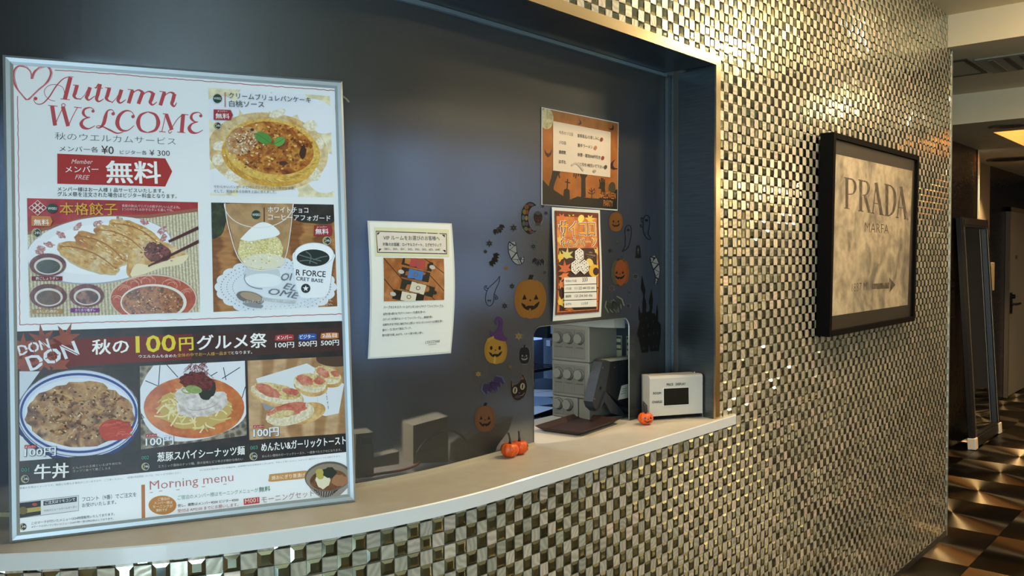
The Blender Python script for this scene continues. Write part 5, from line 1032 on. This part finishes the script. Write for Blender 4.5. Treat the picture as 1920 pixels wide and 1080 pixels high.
hz_ = (990, 180, 4.91); hc = [(1014.4, 201), (1159, 230), (1157, 395), (1014.4, 384)]
h_, hs = notice('halloween_notice', 'laminated orange night notice with white text card and moon, topmost on the screen', hc, None, hz_)
a = Art(hs, .0024, .00003).Z(*hz_); Q = [(127, 112), (823, 252), (816, 1044), (127, 998)]
a.rect(Q, noisy('dusk_print', ['#8a5426', '#a8642e', '#96602c'], 4, .35, coat=.5), 6, 6); a.setclip(Q); BKP = I('#120e0c')
a.ell(166, 210, 62, 96, noisy('moon_print', ['#8f8660', '#c2b88c', '#d0c69c'], 30, .4, coat=.3)); a.poly([(120, 762), (190, 838), (240, 870), (300, 910), (380, 955), (450, 925), (560, 940), (640, 945), (730, 900), (830, 850), (830, 1060), (120, 1010)], BKP)
a.sub([(218, 690), (288, 700), (262, 745), (230, 840), (235, 900), (185, 840), (205, 760)], BKP); a.stroke([(270, 700), (285, 755)], 12, BKP, False); a.poly([(462, 705), (550, 715), (522, 760), (525, 930), (482, 935), (484, 760)], BKP)
for x0, y0, x1, y1 in ((420, 700, 415, 745), (440, 700, 432, 758), (462, 700, 455, 740)): a.stroke([(x0, y0), (x1, y1)], 10, BKP, False)
a.stroke([(358, 765), (352, 880)], 10, BKP, False); a.stroke([(335, 790), (380, 800)], 10, BKP, False); a.poly([(320, 905), (325, 862), (352, 850), (375, 868), (378, 950), (318, 950)], BKP)
for pts in ([(580, 940), (582, 880), (575, 845)], [(582, 890), (555, 860)], [(582, 880), (608, 850)], [(580, 905), (545, 888)], [(582, 905), (612, 885)], [(600, 860), (612, 875)]): a.stroke(pts, 6, BKP, False)
a.sub([(655, 800), (700, 795), (700, 850), (705, 910), (660, 905), (668, 860), (635, 850), (650, 840)], BKP)
for x0, y0, x1, y1 in ((660, 805, 650, 768), (672, 800, 668, 752), (684, 800, 682, 755), (695, 805, 698, 768)): a.stroke([(x0, y0), (x1, y1)], 10, BKP, False)
a.sub([(735, 870), (738, 820), (765, 792), (792, 810), (796, 875), (765, 885)], I('#3a3626'))
for x, y, s_, ro in ((465, 246, 22, -60), (762, 292, 26, -40), (180, 525, 34, 0), (780, 640, 40, 70)):
    P = [(-1, -.9), (-.55, -.1), (0, .15), (.55, -.1), (1, -.9), (.75, .3), (.2, .9), (-.2, .9), (-.75, .3)]; c_, d_ = math.cos(R(ro)), math.sin(R(ro)); a.poly([(x+s_*(u*c_-v*d_), y+s_*1.2*(u*d_+v*c_)) for u, v in P], I('#2a1420'))
OT = I('#c07a38'); a.text('HALLOWEEN', 652, 938, 800, 950, 58, OT, -.004); a.text('PARTY', 688, 1014, 772, 1020, 56, OT, -.004)
a.rect([(222, 232), (753, 333), (749, 750), (222, 686)], I('#cdbca6'), 5, 3)
for s_, x0, y0, x1, y1, k in (('今月のゾロ目', 276, 352, 404, 372, 34), ('豪華賞品♪お楽しみに', 447, 382, 646, 410, 34), ('ゾロ目', 276, 442, 339, 450, 32), ('激辛ラーメン', 447, 470, 586, 488, 34), ('連続数', 274, 532, 339, 540, 34), ('休憩・宿泊500円引き', 447, 556, 656, 584, 34), ('はずれ', 274, 620, 338, 628, 34), ('くじ引を1枚引いて下さい', 447, 642, 686, 670, 32)): a.text(s_, x0, y0, x1, y1, k, I('#2c2622'), .012)
for x, y, c_ in ((666, 402, '#7a3020'), (610, 478, '#a86a4a'), (677, 572, '#8a2c20'), (703, 655, '#4a3a2c')): a.ell(x, y, 14, 19, I(c_), 10)
a.stroke([(390, 640), (430, 620), (470, 650), (500, 690)], 16, I('#b0a292')); a.ell(600, 692, 16, 12, I('#9a8a7a')); a.setclip(None); a.build('print', h_)

dz = (1010, 380, 4.693); dc = [(1034, 388.5), (1124, 394), (1126, 594), (1035.6, 602)]
DB = lambda a, b: .002+.005*math.sin(math.pi*max(0, min(1, (1.642-b)/.31))**1.5)
d_, ds = notice('dice_campaign_poster', 'orange autumn leaf poster with three white dice and number boxes, above the hatch', dc, DB, dz)
a = Art(ds, .003, .00003).Z(*dz); a.rect([(132, 70), (518, 92), (525, 960), (138, 990)], noisy('maroon_border', ['#5c2c22', '#7a4030'], 30, .4, coat=.3), 4, 8); a.rect([(150, 96), (503, 114), (512, 940), (155, 966)], noisy('autumn_print', ['#c8683a', '#d98a48', '#c05a3a'], 12, .4, coat=.3), 4, 8); Q = [(150, 96), (503, 114), (512, 940), (155, 966)]; a.setclip(Q)
def lf(cx, cy, r, rot, c_): maple(cx, cy, r, rot, I(c_))
_old = a
for q in ((290, 150, 70, 10, '#d8a83c'), (200, 140, 60, -30, '#d06a3a'), (440, 150, 60, 30, '#e0b850'), (170, 330, 60, 60, '#e0b04c'), (490, 330, 50, -40, '#d89a4a')): lf(*q)
a.ell(365, 140, 26, 34, I('#e8d060'), 20); a.poly([(168, 400), (500, 400), (505, 640), (500, 935), (175, 955), (160, 600)], I('#3a2420'))
for q in ((240, 470, 80, 5, '#c8c070'), (190, 480, 70, -60, '#d8b048'), (225, 590, 90, -5, '#c8603a'), (215, 640, 70, 160, '#d8783c'), (480, 590, 70, 40, '#d8aa48'), (500, 430, 50, 60, '#e0b860'), (185, 720, 60, 90, '#d07a40'), (180, 880, 70, 40, '#e0b850'), (500, 850, 60, -40, '#d06a3a'), (260, 935, 60, 0, '#d8783c')): lf(*q)
a.ell(482, 600, 50, 55, I('#dba83a')); a.ell(495, 605, 26, 34, I('#3a2420')); a.ell(440, 525, 28, 36, I('#e0c060'), -30)
OL = I('#4a2416'); OO = I('#f0a838'); 
for m_, b_, g_ in ((WT, .075, 14), (OL, .05, 8), (OO, .012, 0)):
    a.text('サイコロ', 182-g_/2, 292+g_/2, 482+g_/2, 286+g_/2, 122+g_, m_, b_); a.text('キャンペーン', 194-g_/2, 388+g_/2, 490+g_/2, 382+g_/2, 72+g_, m_, b_)
a.text('お得な', 432, 444, 462, 446, 14, I('#c8a890')); a.text('サイコロ特別企画', 404, 460, 486, 474, 14, I('#c8a890')); a.text('プレゼント', 414, 482, 468, 490, 12, I('#c8a890')); a.stroke([(395, 415), (388, 490)], 3, I('#6a4a40'), False)
DW = I('#e2dccf'); DK = I('#2a201c')
for cx, cy in ((346, 462), (312, 568), (388, 565)):
    a.poly([(cx, cy-64), (cx+38, cy-34), (cx+38, cy+32), (cx, cy+66), (cx-38, cy+32), (cx-38, cy-34)], DW); a.stroke([(cx-36, cy-33), (cx, cy-4), (cx+36, cy-33)], 3, I('#a89c8c'), False); a.stroke([(cx, cy-4), (cx, cy+64)], 3, I('#a89c8c'), False)
    for u, v in ((-16, -34), (0, -46), (16, -34), (0, -22), (-26, 0), (-12, 34), (-20, 18), (14, 10), (26, 0), (14, 40), (26, 26)): a.ell(cx+u, cy+v, 5, 5, DK, 0, 8)
for k, (y, l, v) in enumerate(((655, '今月のゾロ目', '333'), (722, 'ゾロ目', '111 222 444 555 666'), (790, '連続数', '123 234 345 456'), (858, 'はずれ', 'くじ引き'))):
    a.poly([(208, y+4), (493, y-4), (493, y+56), (208, y+66)], DW); a.text(l, 220, y+46, 220+(96 if k == 0 else 50), y+43, 22, DK, .02); a.text(v, 370 if k == 0 else (300 if k < 3 else 358), y+42, 415 if k in (0, 3) else (475 if k == 1 else 455), y+36, 36 if k == 0 else 22, DK, .012)
a.setclip(None); a.build('print', d_)

# ------------------------------------------------------------------ hallowe'en stickers on the screen
Z9, Z10, Z11 = (870, 370, 4.32), (1120, 380, 3.6), (870, 580, 3.724)
def I(h):                                          # matt film print, thin enough to stay dim on the dark screen
    c = tuple(int(h.lstrip('#')[i:i+2], 16) for i in (0, 2, 4)); k = .64; return M('#%02x%02x%02x' % tuple(int(v*k) for v in c), .7, spec=.15)
SK = I('#1a1a1e'); SKW = I('#b4bcc0'); PL = I('#7c868c')
def sticker(kind, label, zoom, draw):
    a = Art(S, .0006, .00003).Z(*zoom); draw(a); o = a.build(kind, None); tag(o, label, 'sticker', 'window stickers on the dark screen'); return o
def star_st(zoom, x, y, r, label, col='#1c1c22', halo=True, ro=0):
    def d(a):
        if halo: a.star(x, y, r*1.22, I('#6f787e'), 6, .58, ro)
        a.star(x, y, r, I(col), 6, .5, ro); a.ell(x, y, r*.22, r*.22, I('#5c646a'), 0, 8)
    sticker('star_sticker', label, zoom, d)
def bat_st(zoom, x, y, sx, sy, ro, label, col='#17171b', halo=None, lines=None):
    P = [(-1, -.25), (-.62, -.75), (-.22, -.35), (-.12, -.62), (0, -.45), (.12, -.62), (.22, -.35), (.62, -.75), (1, -.25), (.92, .5), (.66, .12), (.5, .62), (.26, .3), (.1, .85), (0, .5), (-.1, .85), (-.26, .3), (-.5, .62), (-.66, .12), (-.92, .5)]
    c, s_ = math.cos(R(ro)), math.sin(R(ro))
    def tr(k): return [(x+k*(u*sx*c-v*sy*s_), y+k*(u*sx*s_+v*sy*c)) for u, v in P]
    def d(a):
        if halo: a.poly(tr(1.14), I(halo))
        a.poly(tr(1), I(col))
        if lines:
            for u in (-.6, -.3, .3, .6): a.stroke([tr(1)[4], (x+u*sx*c-.3*sy*s_, y+u*sx*s_+.3*sy*c)], 3, I(lines), False)
    sticker('bat_sticker', label, zoom, d)
def face(a, x, y, k, col, grin=1.0, round_eye=False):
    m = I(col)
    for sg in (-1, 1):
        if round_eye: a.ell(x+sg*.42*k, y-.22*k, .13*k, .2*k, m)
        else: a.poly([(x+sg*.42*k-.17*k, y-.05*k), (x+sg*.42*k+.17*k, y-.08*k), (x+sg*.42*k, y-.46*k)], m)
    a.poly([(x-.09*k, y+.05*k), (x+.09*k, y+.04*k), (x, y-.12*k)], m)
    a.sub([(x-.66*k, y+.16*k), (x-.3*k, y+.34*k), (x, y+.38*k), (x+.3*k, y+.32*k), (x+.66*k, y+.08*k), (x+.5*k, y+.48*k), (x+.1*k, y+.70*k), (x-.3*k, y+.66*k), (x-.56*k, y+.42*k)], m, 4)
def tooth(a, x, y, k, col):
    m = I(col)
    for u, v in ((-.28, .34), (.24, .30), (-.02, .64)): a.poly([(x+u*k-.07*k, y+v*k-.06*k), (x+u*k+.07*k, y+v*k-.06*k), (x+u*k+.07*k, y+v*k+.09*k), (x+u*k-.07*k, y+v*k+.09*k)], m)
def pumpkin_st(zoom, x, y, rx, ry, label, col, fc='#1f140c', stem='#17150f', sub=None, halo=None, re=False, fk=None, fx=0, fy=0):
    def d(a):
        if halo: a.ell(x, y, rx*1.09, ry*1.07, I(halo), 0, 40)
        a.poly([(x-.16*rx, y-ry*.93), (x+.12*rx, y-ry*.97), (x+.10*rx+.12*rx, y-ry*1.22), (x-.02*rx, y-ry*1.24)], I(stem))
        a.ell(x-.34*rx, y, rx*.66, ry*.95, I(col)); a.ell(x+.34*rx, y, rx*.66, ry*.96, I(col)); a.ell(x, y, rx*.72, ry, I(sub or col))
        k = fk or rx; face(a, x+fx, y+fy, k, fc, 1, re); tooth(a, x+fx, y+fy, k, sub or col)
    sticker('pumpkin_sticker', label, zoom, d)
# crescent with coloured panes, skull
def d(a):
    O = [(585, 65), (555, 42), (520, 40), (485, 70), (464, 120), (460, 190), (472, 245), (500, 285), (535, 298), (585, 272)]; I_ = [(560, 268), (536, 240), (522, 195), (520, 150), (530, 105), (552, 78)]
    a.sub([(O[k][0]+(-6 if k < 8 else 0), O[k][1]) for k in range(len(O))]+[(p_[0]+4, p_[1]) for p_ in I_], I('#8a8f90'), 4); a.sub(O+I_, SK, 4)
    for x, y, r1, r2, ro, c_ in ((540, 60, 26, 12, 10, '#6a4a58'), (505, 78, 20, 20, 0, '#7a5a34'), (488, 118, 16, 22, 0, '#8a7a3c'), (510, 120, 12, 20, 10, '#8a4a34'), (478, 165, 14, 22, 0, '#5a6a80'), (503, 168, 13, 20, 0, '#9a8a4c'), (482, 212, 14, 22, 0, '#4a6a4c'), (506, 215, 13, 18, 0, '#6a4a70'), (500, 255, 18, 16, 40, '#5a7a4c'), (530, 262, 16, 14, 30, '#8a5040'), (548, 282, 20, 9, -10, '#6a4a58')): a.ell(x, y, r1, r2, I(c_), ro, 8)
sticker('moon_sticker', 'crescent moon sticker with coloured stained glass panes', Z9, d)
def d(a):
    a.ell(598, 170, 42, 62, I('#7c8486')); a.ell(598, 162, 37, 50, I('#2c2226')); a.poly([(574, 200), (622, 200), (616, 230), (580, 230)], I('#2c2226')); a.ell(598, 128, 26, 14, I('#4a5a4c'))
    for x in (584, 614): a.ell(x, 172, 12, 15, I('#5a2c34')); a.ell(x, 172, 6, 8, I('#120c0e'))
    a.poly([(594, 192), (604, 192), (599, 182)], I('#8a5a50'))
    for k in range(4): a.stroke([(583+10*k, 206), (583+10*k, 228)], 3, I('#8a8078'), False)
sticker('skull_sticker', 'dark patterned skull sticker inside the crescent moon', Z9, d)
bat_st(Z9, 282, 262, 52, 40, -38, 'dark bat sticker tilted, left of the crescent moon', '#1c1a1c', None, '#55585a')
bat_st(Z9, 246, 505, 58, 42, -62, 'black pointed bat sticker standing on its wing, left of the mummy crescent', '#0f0f12', '#78828a')
bat_st(Z9, 600, 522, 50, 42, 8, 'dark bat sticker with spread wings above the large pumpkin', '#17171d', '#66707a', '#555b64')
star_st(Z9, 400, 248, 30, 'dark star sticker just left of the crescent moon')
star_st(Z9, 204, 374, 28, 'outlined star sticker at the far left, above a smaller one')
star_st(Z9, 172, 440, 18, 'tiny outlined star sticker, leftmost of all stickers')
star_st(Z9, 560, 398, 24, 'dark star sticker right of the mummy crescent, above a bat')
star_st(Z9, 340, 573, 22, 'orange star sticker below the mummy crescent', '#a8702c', False)
star_st(Z9, 652, 610, 19, 'small star sticker just right of the large pumpkin stem')
star_st(Z9, 388, 720, 25, 'dark star sticker touching the left side of the large pumpkin')
star_st(Z9, 328, 880, 27, 'dark star sticker right of the outlined ghost, above the witch hat')
star_st(Z9, 663, 128, 18, 'tiny dark star sticker right of the skull, beside the dice poster')
star_st(Z9, 637, 72, 14, 'tiny dark star sticker tucked under the corner of the orange notice')
def mummy(zoom, pts, w_, label):
    def d(a):
        a.stroke(pts, [q+10 for q in w_], SK); a.stroke(pts, w_, SKW); n = len(pts)
        for k in range(9):
            t = (k+.5)/9*(n-1); i = min(int(t), n-2); f_ = t-i; x = pts[i][0]+(pts[i+1][0]-pts[i][0])*f_; y = pts[i][1]+(pts[i+1][1]-pts[i][1])*f_; ww = w_[i]*(1-f_)+w_[i+1]*f_; dx, dy = pts[i+1][0]-pts[i][0], pts[i+1][1]-pts[i][1]; L_ = math.hypot(dx, dy); nx, ny = -dy/L_, dx/L_; s_ = (1 if k % 2 else -1)*.35*ww
            a.stroke([(x+nx*ww*.5+dx/L_*s_, y+ny*ww*.5+dy/L_*s_), (x-nx*ww*.5-dx/L_*s_, y-ny*ww*.5-dy/L_*s_)], 4 if k % 3 else 9, SK, False)
        a.ell(pts[0][0]-14, pts[0][1]+26, 5, 7, SK); a.ell(pts[0][0]+6, pts[0][1]+20, 5, 7, SK)
    sticker('mummy_sticker', label, zoom, d)
mummy(Z9, [(388, 362), (390, 400), (394, 440), (408, 485), (432, 520), (458, 524), (474, 500), (466, 480)], [44, 60, 62, 54, 40, 28, 18, 10], 'white bandaged mummy crescent sticker with a curled tail, left half of the screen')
mummy(Z10, [(372, 362), (380, 385), (392, 420), (402, 460), (404, 500), (396, 530), (391, 552)], [26, 42, 44, 36, 20, 10, 5], 'white bandaged mummy sticker above the castle towers')
def ghost(zoom, outline, eyes, label, arms=(), col='#16181c', w_=5):
    def d(a):
        a.stroke(outline, w_, I(col))
        for p_ in arms: a.stroke(p_, w_, I(col))
        for x, y in eyes: a.ell(x, y, 5, 8, I(col))
    sticker('ghost_sticker', label, zoom, d)
ghost(Z9, [(288, 638), (282, 690), (258, 740), (242, 790), (238, 845), (212, 878), (185, 868), (174, 830), (178, 780), (198, 735), (240, 695), (270, 665), (288, 638)], ((196, 836), (211, 836)), 'outlined upside down ghost sticker above the witch hat pumpkin', ([(188, 758), (166, 745), (166, 722), (184, 716), (174, 732), (196, 738)], [(244, 785), (268, 805), (270, 822), (250, 825), (258, 808), (240, 808)]))
ghost(Z10, [(165, 330), (185, 295), (188, 240), (186, 180), (205, 152), (226, 165), (228, 215), (218, 270), (200, 310), (165, 330)], ((203, 184), (213, 185)), 'outlined long ghost sticker between two pumpkin stickers', (), '#101412')
ghost(Z10, [(310, 105), (328, 86), (348, 98), (352, 140), (344, 190), (342, 215), (356, 235), (354, 248), (330, 238), (312, 200), (308, 150), (310, 105)], ((326, 118), (336, 120)), 'outlined ghost sticker with raised arms at the upper right', ([(310, 112), (296, 102), (298, 130), (310, 128)], [(300, 150), (288, 150), (292, 162), (305, 165)]), '#0d1010')
pumpkin_st(Z9, 535, 825, 130, 160, 'large orange brown pumpkin sticker with jagged grin, left of the hatch top', '#a8702a', '#181208', '#15160f', '#ad752c', fk=112, fy=10)
# witch hat pumpkin
def d(a):
    G_ = I('#b8862c'); a.ell(195, 285, 55, 92, G_); a.ell(250, 285, 50, 92, G_); a.ell(222, 285, 60, 98, I('#c09034')); face(a, 218, 285, 70, '#1c1208', 1, True); tooth(a, 218, 285, 70, '#c09034')
    HT = I('#5a3470'); a.sub([(182, 145), (205, 170), (250, 180), (300, 200), (292, 222), (250, 218), (205, 200), (180, 165)], HT, 5); a.sub([(200, 168), (232, 140), (246, 100), (240, 75), (226, 80), (240, 95), (226, 108), (214, 88), (228, 52), (256, 58), (272, 92), (264, 140), (282, 200), (240, 190)], HT, 5); a.poly([(160, 205), (205, 185), (210, 205), (158, 232)], I('#c89a40'))
    a.stroke([(214, 330), (210, 380)], 14, I('#d8b050'), False)
sticker('pumpkin_sticker', 'golden pumpkin sticker wearing a curled purple witch hat', Z11, d)
star_st(Z11, 380, 188, 26, 'golden star sticker above the black pumpkin sticker', '#a8823c', True)
pumpkin_st(Z11, 420, 322, 38, 60, 'small black pumpkin sticker with open white mouth beside the hatch', '#15161a', '#9aa0a4', '#15161a', None, '#7c868c', True, 34, 0, 10)
star_st(Z11, 322, 400, 24, 'dull brown star sticker above the cat sticker', '#6a5240', False)
star_st(Z11, 98, 452, 24, 'golden star sticker left of the purple bat', '#a8823c', False)
bat_st(Z11, 202, 532, 80, 62, -32, 'purple bat sticker left of the cat', '#3a2a58', '#56617a', '#1a1426')
def d(a):
    a.sub([(320, 500), (326, 490), (352, 520), (388, 498), (402, 450), (412, 448), (436, 500), (444, 550), (425, 610), (385, 642), (345, 632), (322, 580)], I('#6a6258'), 4); a.sub([(325, 505), (330, 498), (352, 528), (388, 505), (404, 458), (410, 456), (432, 505), (438, 550), (420, 604), (384, 634), (348, 625), (327, 578)], I('#16120f'), 4)
    a.poly([(331, 505), (348, 528), (336, 545)], I('#7a5a44')); a.poly([(392, 492), (406, 466), (420, 488)], I('#7a5a44'))
    for x, y in ((355, 565), (407, 538)): a.ell(x, y, 16, 24, I('#b4ac8c'), 8); a.ell(x, y, 5, 18, SK, 8)
    a.poly([(378, 582), (392, 578), (386, 590)], I('#8a5a6a')); a.stroke([(358, 604), (375, 612), (388, 602), (405, 600), (420, 582)], 5, I('#8a7a8a')); a.ell(372, 610, 22, 12, I('#4a3440'), -10)
sticker('cat_sticker', 'black cat face sticker with big pale eyes left of the hatch', Z11, d)
pumpkin_st(Z11, 145, 765, 72, 92, 'brown pumpkin sticker with wide grin, lowest of all stickers', '#7a5034', '#1c1410', '#14120f', '#815538', fk=64, fy=8)
pumpkin_st(Z10, 124, 130, 46, 66, 'orange pumpkin sticker with round eyes tucked beside the notices, highest on the right', '#96602c', '#20140a', '#7a5a30', '#9c642e', None, True, 40, 0, 6)
def d(a):
    a.sub([(258, 370), (260, 300), (274, 288), (287, 300), (291, 370)], I('#101214'), 4); a.stroke([(274, 305), (274, 345)], 4, I('#6a7276'), False); a.stroke([(266, 320), (282, 320)], 4, I('#6a7276'), False); a.poly([(254, 362), (294, 362), (295, 372), (254, 372)], I('#101214'))
sticker('tombstone_sticker', 'small black tombstone sticker with a pale cross', Z10, d)
star_st(Z10, 135, 262, 16, 'faint pale star sticker under the round eyed orange pumpkin', '#4c5450', False)
star_st(Z10, 85, 325, 15, 'small dark star sticker above the two tone pumpkin', '#14171a', False)
def d(a):
    a.ell(155, 470, 66, 96, I('#4a4f44')); a.ell(152, 470, 60, 90, I('#14150f')); a.ell(125, 470, 34, 84, I('#5c5a42')); a.ell(188, 470, 24, 78, I('#8a5030')); a.ell(156, 472, 40, 88, I('#a8562c')); a.poly([(165, 388), (180, 392), (186, 374), (174, 372)], I('#5c5a42'))
    face(a, 150, 482, 50, '#15110c'); tooth(a, 150, 482, 50, '#a8562c')
sticker('pumpkin_sticker', 'two tone pumpkin sticker, half orange half olive, right of the dice poster', Z10, d)
star_st(Z10, 257, 498, 20, 'dark star sticker left of the castle spires', '#15181c')
star_st(Z10, 95, 577, 21, 'reddish star sticker below the two tone pumpkin', '#54343a')
bat_st(Z10, 115, 692, 58, 62, -24, 'grey bat wing sticker with pale outline above the hatch', '#3a423e', '#8a9688', '#141816')
star_st(Z10, 208, 697, 17, 'small dark star sticker left of the castle, near the hatch corner', '#161a1e')
star_st(Z10, 215, 605, 10, 'very faint tiny star sticker left of the castle middle', '#30383a', False)
def d(a):
    CS = I('#0d0f11'); a.poly([(270, 880), (285, 800), (288, 740), (300, 745), (318, 700), (322, 690), (330, 740), (345, 735), (360, 720), (372, 750), (385, 745), (395, 770), (402, 790), (427, 825), (428, 880), (415, 1000), (358, 1004), (350, 950), (340, 1010), (300, 1014), (280, 920)], CS)
    for pts in ([(300, 488), (316, 560), (324, 590), (318, 640), (332, 690), (322, 760), (302, 750), (304, 680), (310, 620), (292, 580)], [(364, 582), (375, 650), (372, 710), (362, 770), (348, 760), (352, 700), (346, 670)], [(403, 686), (410, 740), (408, 800), (394, 790), (394, 745)], [(281, 692), (291, 745), (290, 800), (280, 795), (276, 745)]): a.poly(pts, CS)
    a.sub([(272, 868), (268, 890), (282, 912), (288, 905), (280, 890), (280, 870)], CS); LW = I('#2e3438')
    for x, y, w_, h_ in ((340, 830, 10, 26), (310, 900, 9, 22), (345, 890, 9, 22), (380, 880, 9, 24), (405, 880, 9, 24), (312, 980, 10, 22), (378, 975, 10, 22), (400, 970, 8, 22), (326, 660, 5, 14), (362, 690, 5, 14), (330, 780, 8, 18), (375, 800, 8, 20), (300, 850, 8, 20)): a.ell(x, y, w_/2, h_/2, LW, 0, 10)
sticker('castle_sticker', 'tall black haunted castle sticker with pointed towers', Z10, d)
bpy.data.objects.remove(_to); bpy.data.curves.remove(_tc)
